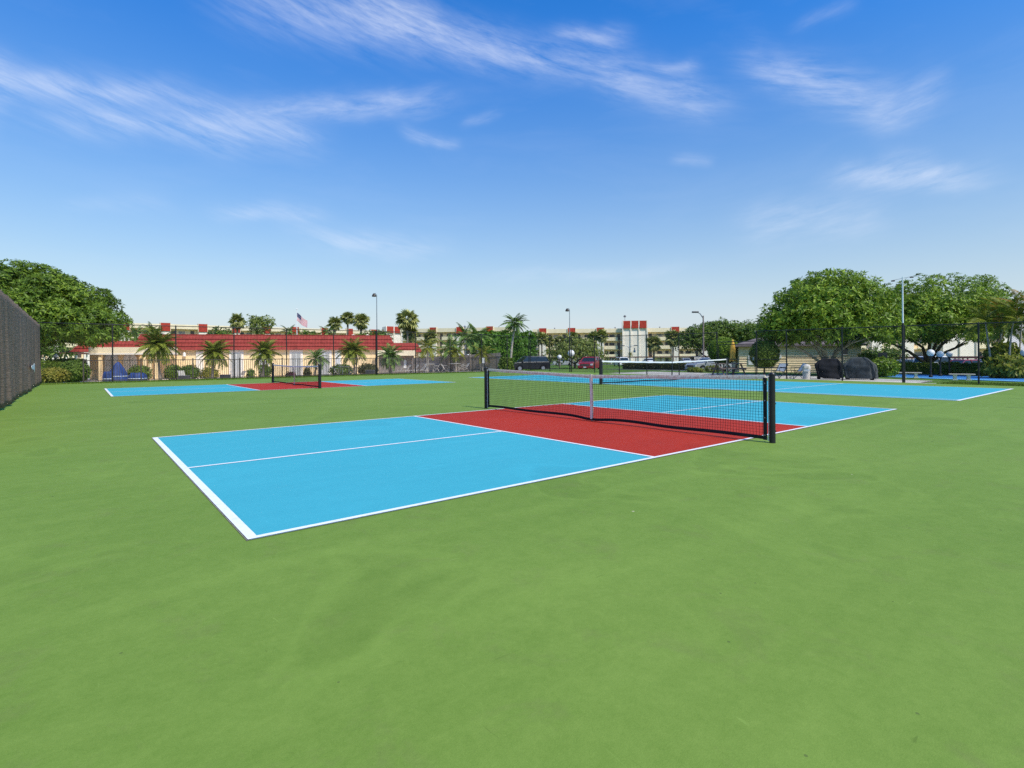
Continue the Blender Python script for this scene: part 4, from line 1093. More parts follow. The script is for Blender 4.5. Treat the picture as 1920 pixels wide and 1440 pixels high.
def apartment(label, fr, roof, caps, n_st=4, st=2.68, low=0, depth=11.0, tower=None, cap_w=2.1, seed=0, ends=(0, 0)):
    r = random.Random(seed)
    root = fr.thing('apartment_building', label, 'building', 'cream apartment blocks')
    L = fr.L; F = 1.25
    pbox('wall', 'recess_yellow', root, 0, L, 1.2, depth, 0, roof - .15)
    pbox('roof', 'stucco_white', root, -.15, L + .15, 1.0, depth + .2, roof - .14, roof + .05)
    pbox('roof_fascia', 'cream', root, -.2, L + .2, -.25, .05, roof - F, roof)
    pbox('soffit', 'cream', root, -.1, L + .1, .06, 1.18, roof - F, roof - F + .15)
    for k in range(low + (0 if low else 1), n_st):
        z = roof - F - (n_st - k) * st + .15
        if z > .3: pbox('floor_slab', 'cream', root, 0, L, -.02, 1.19, z - .2, z)
    fins = []
    for c in caps:
        w = cap_w
        fins.append((c - w / 2, c + w / 2))
        pbox('pier', 'stucco_white', root, c - w / 2, c + w / 2, -.55, 1.19, 0, roof - 1.75)
        mb = MB(); a, b = c - w / 2 - .05, c + w / 2 + .05
        mb.prism([(a, roof - 1.95), (b, roof - 1.95), (b, roof + .32), (a, roof + .32)], 0, 1)
        mb.v = [(x, (-.78 if z < roof else -.42) if y < .5 else .4, z) for x, y, z in mb.v]
        cp = mb.build('roof_cap', 'red_panel', root)
        for sg in (a - .14, b + .02): pbox('cap_cheek', 'cream', cp, sg, sg + .12, -.6, .45, roof - 1.95, roof + .38)
    if tower is not None:
        t0, t1, ttop, npan = tower
        pbox('tower_wall', 'stucco_white', root, t0, t1, -1.6, 1.19, 0, ttop - .1)
        w = (t1 - t0) / npan
        for i in range(npan):
            a, b = t0 + i * w + .18, t0 + (i + 1) * w - .18
            mb = MB(); mb.prism([(a, ttop - 2.3), (b, ttop - 2.3), (b, ttop), (a, ttop)], 0, 1)
            mb.v = [(x, (-2.1 if z < ttop - .5 else -1.75) if y < .5 else -1.61, z) for x, y, z in mb.v]
            mb.build('roof_cap', 'red_panel', root)
            # rounded arch head under each cap
            mb = MB(); n = 8
            poly = [(a, ttop - 2.32)] + [(a + (b - a) * (1 - math.cos(PI * q / n)) / 2, ttop - 3.1 + .75 * math.sin(PI * q / n)) for q in range(n + 1)] + [(b, ttop - 2.32)]
            mb.prism(poly, -1.85, -1.62); mb.build('arch_head', 'cream', root)
        for i in range(npan + 1):
            x = t0 + i * w; pbox('pilaster', 'stucco_white', root, x - .16, x + .16, -1.9, -1.61, 0, ttop + .1)
        fins.append((t0, t1))
    fins = sorted(fins); gaps = []
    x = 0.
    for a, b in fins + [(L, L)]:
        if a - x > 1.2: gaps.append((x, a))
        x = max(x, b)
    for a, b in gaps:
        w = b - a
        flip = r.random() < .5
        for k in range(low, n_st):
            z = roof - F - (n_st - k) * st + .15
            z = max(z, 0.0)
            pw = min(w - .3, max(w * .72, 2.5)); p0 = a + .12 if flip else b - .12 - pw
            if k > 0: pbox('balcony_parapet', 'parapet_cream', root, p0, p0 + pw, -.16, -.03, z - .05, z + 1.02)
            fx = lambda t: a + w * (t if flip else 1 - t)
            spec = [(.16, 1.0, 0, 2.05, 'dark_opening', 'door'), (.45, 1.5, .85, 1.95, 'glass_dark', 'window'), (.82, .95, 0, 2.1, 'dark_opening', 'door')]
            if w < 4.5: spec = spec[:2]
            for t, ww, z0, z1, mt, nm in spec:
                c = fx(t)
                if c - ww / 2 < a + .05 or c + ww / 2 > b - .05: continue
                fm = pbox(nm, 'blind_grey' if (nm == 'window' and r.random() < .35) else mt, root, c - ww / 2, c + ww / 2, 1.14, 1.22, z + z0, z + z1)
                if nm == 'window':
                    mb = MB(); mb.box(c - ww / 2 - .08, c + ww / 2 + .08, 1.10, 1.19, z + z0 - .1, z + z0 - .003); mb.build('sill', 'stucco_white', fm)
    return root

f1 = Fr(10, 126.5, 752, 198); caps1 = [f1.s(px) for px in (100, 167, 233, 310, 380, 442, 500, 553, 608, 655, 700)]
apartment('long cream apartment block with red roof caps behind the clubhouse on the left', f1, 11.55, caps1, low=1, tower=(f1.s(720), f1.s(748), 13.1, 2), seed=1)
f2 = Fr(752, 180, 948, 172); caps2 = [f2.s(px) for px in (813, 863, 919)]
apartment('cream apartment block behind the dark palms and ficus hedge', f2, f2.z(860, 615), caps2, low=0, seed=2)
f3 = Fr(1000, 172, 1362, 166); caps3 = [f3.s(px) for px in (1018, 1072, 1126, 1266, 1322)]
b3 = apartment('cream apartment block with white three arched tower and red caps', f3, f3.z(1150, 616), caps3, low=0, tower=(f3.s(1167), f3.s(1212), f3.z(1190, 602), 3), seed=3, cap_w=2.15)
# grey louvred stair screen at its left end
x0, x1 = f3.s(997), f3.s(1011)
for i in range(9):
    z = .3 + i * .95; pbox('louvre', 'grey_louver', b3, x0 - .3, x1 - .3, -1.5, -1.1, z, z + .72)
pbox('louvre_post', 'grey_louver', b3, x0 - .3, x0 - .05, -1.05, -.8, 0, 9)
pbox('wall_emblem', 'paint_blue', b3, f3.s(1187), f3.s(1190.5), -1.70, -1.61, f3.z(1190, 660, -1.6), f3.z(1190, 656.5, -1.6))
pbox('wall_emblem', 'paint_grey', b3, f3.s(1188), f3.s(1189.5), -1.70, -1.61, f3.z(1190, 655.6, -1.6), f3.z(1190, 652, -1.6))
mb = MB(); xx = f3.s(1172); zt = f3.z(1172, 601); mb.tube([(xx, 0, zt), (xx, 0, zt + 1.0)], .06, 6); mb.lathe([(.05, 0), (.4, .15), (.42, .5), (.1, .75)], 8, (xx, 0, zt + .95)); mb.build('roof_vent', 'grey_louver', b3)
for px in (1040, 1155, 1240):
    xx = f3.s(px); mb = MB(); mb.lathe([(.12, 0), (.12, .35), (.3, .4), (.05, .6)], 8, (xx, 2.5, f3.z(1150, 616))); mb.build('roof_vent', 'grey_louver', b3)
f4 = Fr(1600, 100, 1905, 106); caps4 = [f4.s(px) for px in (1640, 1700, 1880)]
apartment('cream apartment block glimpsed under the right hand trees', f4, 9.6, caps4, low=0, tower=(f4.s(1752), f4.s(1814), 11.0, 2), seed=4)

# carports
def carport(label, fr, h, depth=5.2, n=8):
    root = fr.thing('carport', label, 'carport', 'brown flat carports')
    pbox('roof', 'carport_brown', root, 0, fr.L, 0, depth, h - .28, h)
    for i in range(n + 1):
        x = .2 + (fr.L - .4) * i / n
        for y in (.5, depth - .6): pbox('post', 'stucco_white', root, x - .08, x + .08, y - .08, y + .08, 0, h - .28)
    return root
fc1 = Fr(1003, 140, 1345, 134); carport('long brown carport before the white towered block', fc1, fc1.z(1200, 668.5), n=14)
fc2 = Fr(40, 84, 168, 92); carport('brown carport under the big left tree', fc2, fc2.z(120, 661), n=6)
fc3 = Fr(1640, 76, 1862, 70); carport('reddish brown carport behind the right hedge', fc3, fc3.z(1750, 668.5), n=9)

# clubhouse
fc = Fr(250, 55, 738, 62)
club = fc.thing('clubhouse', 'low yellow clubhouse with long red mansard roof behind the pool', 'building')
EAVE = (fc.z(400, 654.5) + fc.z(700, 655.8)) / 2; RTOP = (fc.z(300, 626) + fc.z(700, 630.5)) / 2
S = fc.s
pbox('wall', 'club_yellow', club, S(245), S(738), 0, 12, -.3, EAVE + .3)
def mansard(root, x0, x1, y_out, y_in, z0, z1, n, inset_l, inset_r, back):
    for k in range(n):
        t0, t1 = k / n, (k + 1) / n
        xa, xb = x0 + inset_l * t0, x1 - inset_r * t0; xc, xd = x0 + inset_l * t1, x1 - inset_r * t1
        ya, yb = y_out + (y_in - y_out) * t0, y_out + (y_in - y_out) * t1
        za, zb = z0 + (z1 - z0) * t0, z0 + (z1 - z0) * t1
        lip = .15
        mb = MB(); mb.add([(xa, ya - lip, za - .04), (xb, ya - lip, za - .04), (xd, yb - .02, zb), (xc, yb - .02, zb), (xa, ya + .05, za - .04), (xb, ya + .05, za - .04), (xd, yb + .10, zb), (xc, yb + .10, zb)],
                          [(0, 1, 2, 3), (7, 6, 5, 4), (0, 4, 5, 1), (1, 5, 6, 2), (2, 6, 7, 3), (3, 7, 4, 0)])
        mb.build('tile_course', 'red_tile', root)
        for sg, (xo, xi, il) in enumerate(((xa, xc, 1), (xb, xd, -1))):
            mb = MB(); yo = back
            mb.add([(xo - lip * il, ya, za - .04), (xo - lip * il, yo, za - .04), (xi, yo, zb), (xi, yb, zb), (xo + .05 * il, ya, za - .04), (xo + .05 * il, yo, za - .04), (xi + .1 * il, yo, zb), (xi + .1 * il, yb, zb)],
                   [(0, 1, 2, 3), (7, 6, 5, 4), (0, 4, 5, 1), (1, 5, 6, 2), (2, 6, 7, 3), (3, 7, 4, 0)]); mb.build('tile_course', 'red_tile', root)
mansard(club, S(250), S(741), -.28, .45, EAVE, RTOP, 4, .5, .55, 9.0)
pbox('roof_deck', 'concrete', club, S(258), S(733), .62, 9, RTOP - .3, RTOP - .12)
pbox('ridge_cap', 'red_tile', club, S(258), S(733), .38, .60, RTOP + .004, RTOP + .07)
# lower left wing roof and flat porch
zl0, zl1 = fc.z(150, 659, -1.5), fc.z(200, 639, -.9)
mansard(club, S(133, -1.5), S(252, -1.5), -1.55, -.9, zl0, zl1, 3, .75, .3, 8.0)
pbox('wall', 'club_yellow', club, S(168, -.2), S(246, -.2), -.2, 7.8, -.3, zl0 + .3)
zp0, zp1 = fc.z(250, 664, -3.2), fc.z(250, 651, -3.2)
pbox('porch_roof', 'cream', club, S(166, -3.2), S(318, -3.2), -3.2, -.81, zp0 + .12, zp1)
pbox('porch_edge', 'stucco_white', club, S(165, -3.2) - .05, S(319, -3.2), -3.28, -.80, zp0 - .04, zp0 + .115)
for px in (188, 272, 282, 294): xx = S(px, -3); pbox('porch_post', 'club_yellow', club, xx - .13, xx + .13, -3.1, -2.84, -.3, zp0 - .042)
for px0, px1 in ((197, 222), (232, 257)):
    a, b = S(px0, -.22), S(px1, -.22); n = 10; z1 = fc.z((px0 + px1) / 2, 672, -.22)
    poly = [(a, -.2)] + [(a + (b - a) * (1 - math.cos(PI * q / n)) / 2, z1 + .45 * math.sin(PI * q / n)) for q in range(n + 1)] + [(b, -.2)]
    mb = MB(); mb.prism(poly, -.33, -.203); ar_ = mb.build('arch_panel', 'door_white', club)
    c = (a + b) / 2; pbox('mullion', 'blind_grey', ar_, c - .04, c + .04, -.36, -.331, -.2, z1 + .3)
# right wing
zr0, zr1 = fc.z(765, 659.5, -.4), fc.z(760, 643, .1)
mansard(club, S(738, -.4), S(790, -.4), -.55, .1, zr0, zr1, 3, .0, .5, 8.0)
pbox('porch_fascia', 'cream', club, S(706, -.9), S(779, -.9), -.95, -.78, fc.z(740, 667, -.9), fc.z(740, 657, -.9))
pbox('porch_ceiling', 'cream', club, S(708), S(779), -.77, -.01, fc.z(740, 662), fc.z(740, 660))
mat('porch_grey', (.26, .22, .19), .8, .15, 1.5)
pbox('porch_wall', 'porch_grey', club, S(706), S(778), -.06, -.005, -.3, fc.z(740, 664))
pbox('wall', 'club_yellow', club, S(738.4), S(785), .06, 7.9, -.3, zr0 + .2)
pbox('notice_panel', 'door_white', club, S(757), S(762), -.12, -.065, .8, 1.75)
for px in (708, 778): xx = S(px, -.85); pbox('porch_post', 'club_yellow', club, xx - .12, xx + .12, -.92, -.70, -.3, fc.z(740, 667.2, -.9))
# doors with white surrounds, windows
for px0, px1, kind in ((430, 457, 'door'), (543, 568, 'blind'), (596, 622, 'blind'), (368, 382, 'panel'), (628, 640, 'white'), (486, 505, 'white')):
    a, b = S(px0), S(px1); z1 = EAVE - .06
    if kind == 'panel': pbox('wall_panel', 'stucco_white', club, a, b, -.12, -.004, -.3, z1); continue
    fr_ = pbox('door_surround', 'stucco_white', club, a, b, -.10, -.004, -.3, z1)
    q = (b - a) * .17
    pbox('door', {'door': 'blind_grey', 'blind': 'blind_grey', 'white': 'door_white'}[kind], fr_, a + q, b - q, -.15, -.104, -.3, z1 - .38)
    pbox('mullion', 'door_white', fr_, (a + b) / 2 - .03, (a + b) / 2 + .03, -.18, -.152, -.3, z1 - .40)
mb = MB(); xx = S(347); mb.lathe([(.05, 0), (.16, .08), (.13, .38), (.03, .5)], 10, (xx, -.22, EAVE - .75)); mb.bar((xx, -.22, EAVE - .3), (xx, -.0, EAVE - .3), .04); mb.build('wall_lamp', 'globe_white', club)
for i, px in enumerate((662, 690)): xx = S(px); mb = MB(); mb.prism([(xx - .9, RTOP - .1), (xx + .9, RTOP - .1), (xx, RTOP + .3)], 3.5, 6); mb.build('skylight', 'stucco_white', club)

# tan shed
fs = Fr(1386, 44, 1615, 41.5)
shed = fs.thing('shed', 'tan lap sided shed with brown hip roof behind the grills', 'building')
he = fs.z(1450, 646.5); SD = 6.0
pbox('wall_core', 'siding', shed, .05, fs.L - .05, .05, SD, -.3, he)
nb = 13; bh = he / nb
for i in range(nb):
    z = i * bh
    for (nm, pts) in (('siding_board', [(0, fs.L, 0)]),):
        mb = MB(); mb.add([(0, -.025, z), (fs.L, -.025, z), (fs.L, .015, z + bh * 1.02), (0, .015, z + bh * 1.02), (0, .045, z), (fs.L, .045, z), (fs.L, .045, z + bh * 1.02), (0, .045, z + bh * 1.02)],
                          [(0, 1, 2, 3), (7, 6, 5, 4), (0, 4, 5, 1), (1, 5, 6, 2), (2, 6, 7, 3), (3, 7, 4, 0)]); mb.build('siding_board', 'siding', shed)
        mb = MB(); mb.add([(-.025, .05, z), (-.025, SD, z), (.015, SD, z + bh * 1.02), (.015, .05, z + bh * 1.02), (.045, .05, z), (.045, SD, z), (.045, SD, z + bh * 1.02), (.045, .05, z + bh * 1.02)],
                          [(0, 1, 2, 3), (7, 6, 5, 4), (0, 4, 5, 1), (1, 5, 6, 2), (2, 6, 7, 3), (3, 7, 4, 0)]); mb.build('siding_board', 'siding', shed)
zt = fs.z(1430, 630, 2.5); ov = .35
mb = MB(); mb.add([(-ov, -ov, he), (fs.L + ov, -ov, he), (fs.L + ov, SD + ov, he), (-ov, SD + ov, he), (SD * .38, SD / 2, zt), (fs.L - SD * .38, SD / 2, zt), (-ov, -ov, he - .14), (fs.L + ov, -ov, he - .14), (fs.L + ov, SD + ov, he - .14), (-ov, SD + ov, he - .14)],
                  [(0, 1, 5, 4), (1, 2, 5), (2, 3, 4, 5), (3, 0, 4), (0, 6, 7, 1), (1, 7, 8, 2), (2, 8, 9, 3), (3, 9, 6, 0), (9, 8, 7, 6)]); mb.build('roof', 'shed_roof', shed)
w0 = pbox('window', 'glass_dark', shed, fs.s(1581), fs.s(1589), -.05, .02, fs.z(1585, 664), fs.z(1585, 650)); pbox('sill', 'stucco_white', w0, fs.s(1580), fs.s(1590), -.09, -.03, fs.z(1585, 665.5), fs.z(1585, 664.2))
pbox('white_panel', 'door_white', shed, fs.s(1403), fs.s(1418), -.08, -.03, fs.z(1410, 684), fs.z(1410, 666))
pbox('meter_box', 'door_white', shed, fs.s(1459), fs.s(1464.5), -.14, -.03, fs.z(1460, 672), fs.z(1460, 665.5))

# ------------------------------------------------------------------ poles and lamps
def light_pole(label, x, y, ztop, zf, up_mat, head):
    root = thing('light_pole', label, 'light pole', (x, y, 0), 0, 'court light poles')
    mb = MB(); mb.tube([(0, 0, -.05), (0, 0, zf)], .042, 10); mb.build('base_tube', 'fence_black', root)
    mb = MB(); mb.tube([(0, 0, zf), (0, 0, ztop)], [.032, .026], 8); mb.build('shaft', up_mat, root)
    if head == 'bell':
        mb = MB(); q = -RT0 * .18; mb.tube([(0, 0, ztop), (q[0] * .3, q[1] * .3, ztop + .1), (q[0], q[1], ztop + .08)], .025, 6); mb.build('arm', 'galv', root)
        mb = MB(); mb.lathe([(.14, -.12), (.155, -.07), (.10, .05), (.04, .11)], 12, (q[0], q[1], ztop)); mb.build('lamp_head', 'bronze', root)
    else:
        a, b = -RT0 * .42 - Z * .10, RT0 * .40 + Z * .06
        mb = MB(); mb.bar(np.array([0, 0, ztop - .05]) + a, np.array([0, 0, ztop - .05]) + b, .022); mb.build('cross_arm', 'galv', root)
        for e in (a, b):
            mb = MB(); c = np.array([0, 0, ztop - .05]) + e; mb.bar(c - RT0 * .06 - Z * .03, c + RT0 * .06 - Z * .03, .08, .05); mb.build('lamp_head', 'bronze', root)
dz = lambda x, y: float((np.array([x, y]) - CAM[:2]) @ FW[:2])
lp = [(15.3, 31.12, 704, 551), (fr_x(25.9) - .18, 25.9, 1053, 578), (fr_x(3.65) - .18, 3.65, 1692, 518)]
light_pole('tall thin light pole at the back fence right of the clubhouse centre', lp[0][0], lp[0][1], at(704, 553, dz(*lp[0][:2]))[2], 3.15, 'galv', 'bell')
light_pole('tall thin light pole beside the parked red car', lp[1][0], lp[1][1], at(1053, 581, dz(*lp[1][:2]))[2], 2.8, 'galv', 'bell')
light_pole('light pole with white shaft and cross arm before the right trees', lp[2][0], lp[2][1], at(1692, 519, dz(*lp[2][:2]))[2], 2.6, 'white_metal', 'cross')

def globe(label, px, py, rpx, d):
    b = gp(px, d); c = at(px, py, d); r_ = rpx * d / F_PX; root = thing('globe_lamp', label, 'lamp', b, 0, 'white globe lamps'); h = c[2] - b[2]
    mb = MB(); mb.lathe([(.09, -.05), (.09, .1), (.045, .14), (.04, h - r_ - .08), (.08, h - r_ - .05), (.08, h - r_ + .03)], 10); mb.build('post', 'fence_black', root)
    mb = MB(); mb.lathe([(r_ * math.sin(a), h - r_ * math.cos(a)) for a in np.linspace(.08, PI - .08, 12)], 18); mb.build('globe', 'globe_white', root, sm=True)
for lab, *q in (('large globe lamp standing left of the red car', 1071, 662.5, 6.4, 60), ('small globe lamp farther left of the red car', 1049, 669.5, 4.2, 72),
                ('leftmost of three globe lamps behind the right fence', 1745, 661.5, 6.4, 29), ('middle of three globe lamps behind the right fence', 1763, 664, 5.9, 30.5),
                ('rightmost of three globe lamps behind the right fence', 1780, 664.5, 5.3, 32.0), ('globe lamp by the carport under the big left tree', 104, 667, 3.8, 46),
                ('globe lamp cut by the right frame edge', 1921, 661, 6.4, 28), ('globe lamp before the ficus hedge left of the sign', 878, 667, 3.0, 70)): globe(lab, *q)

def street_lamp(label, px, d, py_top, arms):
    b = gp(px, d); h = at(px, py_top, d)[2] - b[2]; root = thing('street_lamp', label, 'street lamp', b)
    mb = MB(); mb.tube([(0, 0, -.1), (0, 0, h)], [.11, .07], 8); mb.build('pole', 'wood_grey' if len(arms) == 1 else 'galv', root)
    for (dx, dzp) in arms:
        e = RT0 * dx * d / F_PX; z = h + dzp * d / F_PX
        mb = MB(); mb.tube([(0, 0, h - .3), tuple(e * .4 + Z * (h * .4 + z * .6)), tuple(e * .8 + Z * z)], .05, 6); mb.build('arm', 'galv', root)
        mb = MB(); c = e + Z * z; n_ = e / np.linalg.norm(e); mb.bar(c - n_ * .35, c + n_ * .35, .34, .18); mb.build('lamp_head', 'paint_dark', root, bevel=.04)
street_lamp('single arm street lamp rising above the dark spreading tree', 1319, 60, 592, [(-15, 7)])
street_lamp('small double arm street lamp before the white tower', 1180, 112, 650, [(-12, 2), (12, 2)])
b = gp(872, 68); root = thing('utility_pole', 'thin grey pole among the dark palms left of the ficus hedge', 'pole', b); h = at(872, 613, 68)[2] - b[2]
mb = MB(); mb.tube([(0, 0, -.1), (0, 0, h)], [.10, .07], 8); mb.build('shaft', 'galv', root); mb = MB(); mb.lathe([(.16, 0), (.18, .1), (.05, .25)], 8, (0, 0, h - .05)); mb.build('pole_cap', 'galv', root)

def post_sign(label, px, d, py0, py1, wpx, mt, octo=False):
    b = gp(px, d); z0, z1 = (at(px, y, d)[2] - b[2] for y in (py1, py0)); w = wpx * d / F_PX; root = thing('post_sign', label, 'sign', b, face_cam(b))
    mb = MB(); mb.box(-.03, .03, -.02, .02, -.05, z1); mb.build('post', 'galv', root)
    if octo:
        c, r_ = (z0 + z1) / 2, (z1 - z0) / 2; mb = MB(); mb.prism([(r_ * math.cos(PI / 8 + k * PI / 4), c + r_ * math.sin(PI / 8 + k * PI / 4)) for k in range(8)], -.05, -.025); mb.build('sign_plate', mt, root)
    else: pbox('sign_plate', mt, root, -w / 2, w / 2, -.05, -.025, z0, z1)
post_sign('small white sign on a grey post left of the near net', 906, 47, 671, 681, 5, 'door_white')
post_sign('faded red octagonal sign behind the black car', 973, 92, 662, 670, 8, 'sign_pink', True)

# flag
fp = gp(557, 72); fh = at(557, 581, 72)[2] - fp[2]
flag = thing('flagpole', 'white flagpole with striped flag above the clubhouse roof', 'flagpole', fp)
mb = MB(); mb.tube([(0, 0, -.1), (0, 0, fh)], [.07, .04], 8); mb.lathe([(.01, 0), (.09, .06), (.09, .14), (.01, .2)], 8, (0, 0, fh)); mb.build('pole', 'white_metal', flag)
FWd, FHt = 1.9, 1.1
def fpos(u, v, off=0.):
    # u along the fly 0..1, v down the hoist 0..1
    q = RT0 * (u * FWd * .72) + Z * (fh - .35 - v * FHt * (1 - .15 * u) - u * FWd * .62 + .06 * math.sin(u * 7 + v)) + FW * (.16 * math.sin(u * 8 + v * 1.5) * u - off)
    return q
for i in range(13):
    mb = MB(); n = 14; vs = []
    for k in range(n + 1):
        for v in (i / 13, (i + 1) / 13): vs.append(fpos(k / n, v))
    mb.add(vs, [(2 * k, 2 * k + 1, 2 * k + 3, 2 * k + 2) for k in range(n)]); mb.build('stripe', 'flag_red' if i % 2 == 0 else 'flag_white', flag, fix=False)
mb = MB(); vs = []; n = 8
for k in range(n + 1):
    for j in range(5): vs.append(fpos(.42 * k / n, 7 / 13 * j / 4, .012))
mb.add(vs, [(5 * k + j, 5 * k + j + 1, 5 * k + j + 6, 5 * k + j + 5) for k in range(n) for j in range(4)]); cn = mb.build('canton', 'flag_blue', flag, fix=False)
mb = MB()
for row in range(9):
    for k in range(6 if row % 2 == 0 else 5):
        u, v = (.42 * (k * 2 + (1 if row % 2 == 0 else 2)) / 12), 7 / 13 * (row + 1) / 10
        mb.add([fpos(u - .008, v, .02), fpos(u, v - .018, .02), fpos(u + .008, v, .02), fpos(u, v + .018, .02)], [(0, 1, 2, 3)])
st_ = mb.build('star', 'flag_white', cn, fix=False); st_['kind'] = 'stuff'

# ------------------------------------------------------------------ cars
def car(label, px, d, yaw_deg, paint, kind='sedan', group='parked cars', z=None):
    b = gp(px, d); b[2] += .012
    L, Wd, H, hood, deck = {'sedan': (4.6, 1.78, 1.45, .92, .98), 'suv': (4.75, 1.88, 1.82, 1.08, 1.15), 'van': (4.8, 1.95, 1.78, 1.05, 1.1), 'hatch': (4.1, 1.74, 1.52, .92, 1.0)}[kind]
    root = thing('parked_car', label, 'car', b, -YAW + R(yaw_deg), group)     # 0 = facing right in the picture, 90 = facing away
    hl, hw = L / 2, Wd / 2; wr = .36 if kind == 'suv' else .32
    ax = (hl - .85, -hl + .9)
    def arch(c): return [(c + (wr + .06) * math.cos(t), wr + (wr + .06) * math.sin(t) * 1.0) for t in np.linspace(PI - .25, .25, 7)]
    low = .26 if kind == 'suv' else .2
    prof = [(-hl, low + .15), (-hl + .05, low)] + [(ax[1] - wr - .1, low)] + arch(ax[1]) + [(ax[1] + wr + .1, low), (ax[0] - wr - .1, low)] + arch(ax[0]) + [(ax[0] + wr + .1, low), (hl - .06, low), (hl, low + .18), (hl - .03, hood - .22), (hl - .22, hood - .05), (hl - 1.15, hood + .06), (-hl + (.5 if kind == 'sedan' else .08), deck), (-hl + .04, deck - .1)]
    mb = MB(); mb.prism(prof, -hw, hw); body = mb.build('body', paint, root, bevel=.05)
    z0, z1 = min(hood + .05, deck - .01) - .03, H
    xf0, xf1 = hl - 1.1, hl - 1.85
    xr0, xr1 = {'sedan': (-hl + .55, -hl + 1.25), 'suv': (-hl + .08, -hl + .42), 'van': (-hl + .08, -hl + .35), 'hatch': (-hl + .1, -hl + .65)}[kind]
    tw = hw - .18; bw_ = hw - .03
    def cab(x0a, x1a, x2a, x3a, wb, wt, za, zb, nm, mt):
        mb = MB(); mb.add([(x0a, -wb, za), (x3a, -wb, za), (x3a, wb, za), (x0a, wb, za), (x1a, -wt, zb), (x2a, -wt, zb), (x2a, wt, zb), (x1a, wt, zb)],
                          [(3, 2, 1, 0), (4, 5, 6, 7), (0, 1, 5, 4), (1, 2, 6, 5), (2, 3, 7, 6), (3, 0, 4, 7)]); return mb.build(nm, mt, root, bevel=.04)
    cab(xr0, xr1, xf1, xf0, bw_, tw, z0, z1 - .06, 'cabin_glass', 'glass_dark')
    cab(xr1 - .08, xr1 + .04, xf1 - .02, xf1 + .12, tw + .035, tw - .05, z1 - .12, z1, 'roof', paint)
    e = .03
    for sg in (-1, 1):
        for (a, b2, nm) in ((xf0, xf1, 'pillar'), (xr0, xr1, 'pillar'), ((xf0 + xr0) / 2 - .1, (xf1 + xr1) / 2 - .1, 'pillar')):
            mb = MB(); mb.bar((a, sg * (bw_ + .004), z0), (b2, sg * (tw + .012), z1 - .07), .10, .05, up=(1, 0, 0)); mb.build(nm, paint, root)
        mb = MB(); mb.bar((xf0 - .15, sg * (hw + .02), hood + .1), (xf0 - .15, sg * (hw + .2), hood + .14), .12, .14); mb.build('mirror', paint, root, bevel=.02)
        mb = MB(); mb.box(hl - .12, hl + .012, sg * hw * .9 - .17, sg * hw * .9 + .13 if sg < 0 else sg * hw * .9 + .09, hood - .36, hood - .17)
        mb.v = [(x, max(-hw - .01, min(hw + .01, y)), z_) for x, y, z_ in mb.v]; mb.build('headlight', 'lamp_clear', root)
        mb = MB(); mb.box(-hl - .01, -hl + .1, sg * hw * .86 - .1, sg * hw * .86 + .1, deck - .42, deck - .14); mb.build('tail_light', 'tail_red', root)
        for c in ax:
            mb = MB(); w = .22; y0 = sg * (hw - .10)
            mb.tube([(c, y0 - w / 2, wr), (c, y0 - w / 2 + .03, wr), (c, y0 + w / 2 - .03, wr), (c, y0 + w / 2, wr)], [wr * .9, wr, wr, wr * .9], 18); wh = mb.build('wheel', 'tyre', root)
            mb = MB(); yy = y0 + sg * (w / 2 + .006); mb.tube([(c, yy - sg * .03, wr), (c, yy, wr)], wr * .62, 14); mb.build('rim', 'rim', wh)
    mb = MB(); mb.box(hl - .03, hl + .03, -hw * .55, hw * .55, hood - .40, hood - .2); mb.build('grille', 'chrome' if kind == 'suv' else 'dark_opening', root)
    mb = MB(); mb.box(hl - .05, hl + .05, -hw + .06, hw - .06, low + .06, low + .24); mb.build('bumper', 'grey_louver' if kind == 'suv' else paint, root, bevel=.03)
    mb = MB(); mb.box(-hl - .05, -hl + .05, -hw + .06, hw - .06, low + .1, low + .28); mb.build('bumper', 'grey_louver' if kind == 'suv' else paint, root, bevel=.03)
    mb = MB(); mb.box(hl + .052, hl + .064, -.16, .16, low + .09, low + .21); mb.build('number_plate', 'door_white', root)
    if kind == 'suv':
        for sg in (-1, 1):
            mb = MB(); mb.bar((xr1 + .2, sg * (tw - .1), H + .05), (xf1 - .1, sg * (tw - .1), H + .05), .04); mb.build('roof_rail', 'black_metal', root)
    return root
car('black sport utility car parked beside the coconut palm', 992, 66, 198, 'paint_black', 'suv')
car('red car facing the courts near the tennis net post', 1106, 62, 246, 'paint_red', 'hatch')
car('silver sedan half hidden behind the small globe lamp', 1056, 118, 185, 'paint_silver', 'sedan')
car('pale silver sedan beneath the olive spreading tree', 1086, 116, 175, 'paint_silver', 'hatch')
car('white van on the grass edge left of the low hedge', 1164, 108, 95, 'paint_white', 'van')
car('grey car parked behind the round bush by the shed', 1331, 54, 196, 'paint_silver', 'sedan')
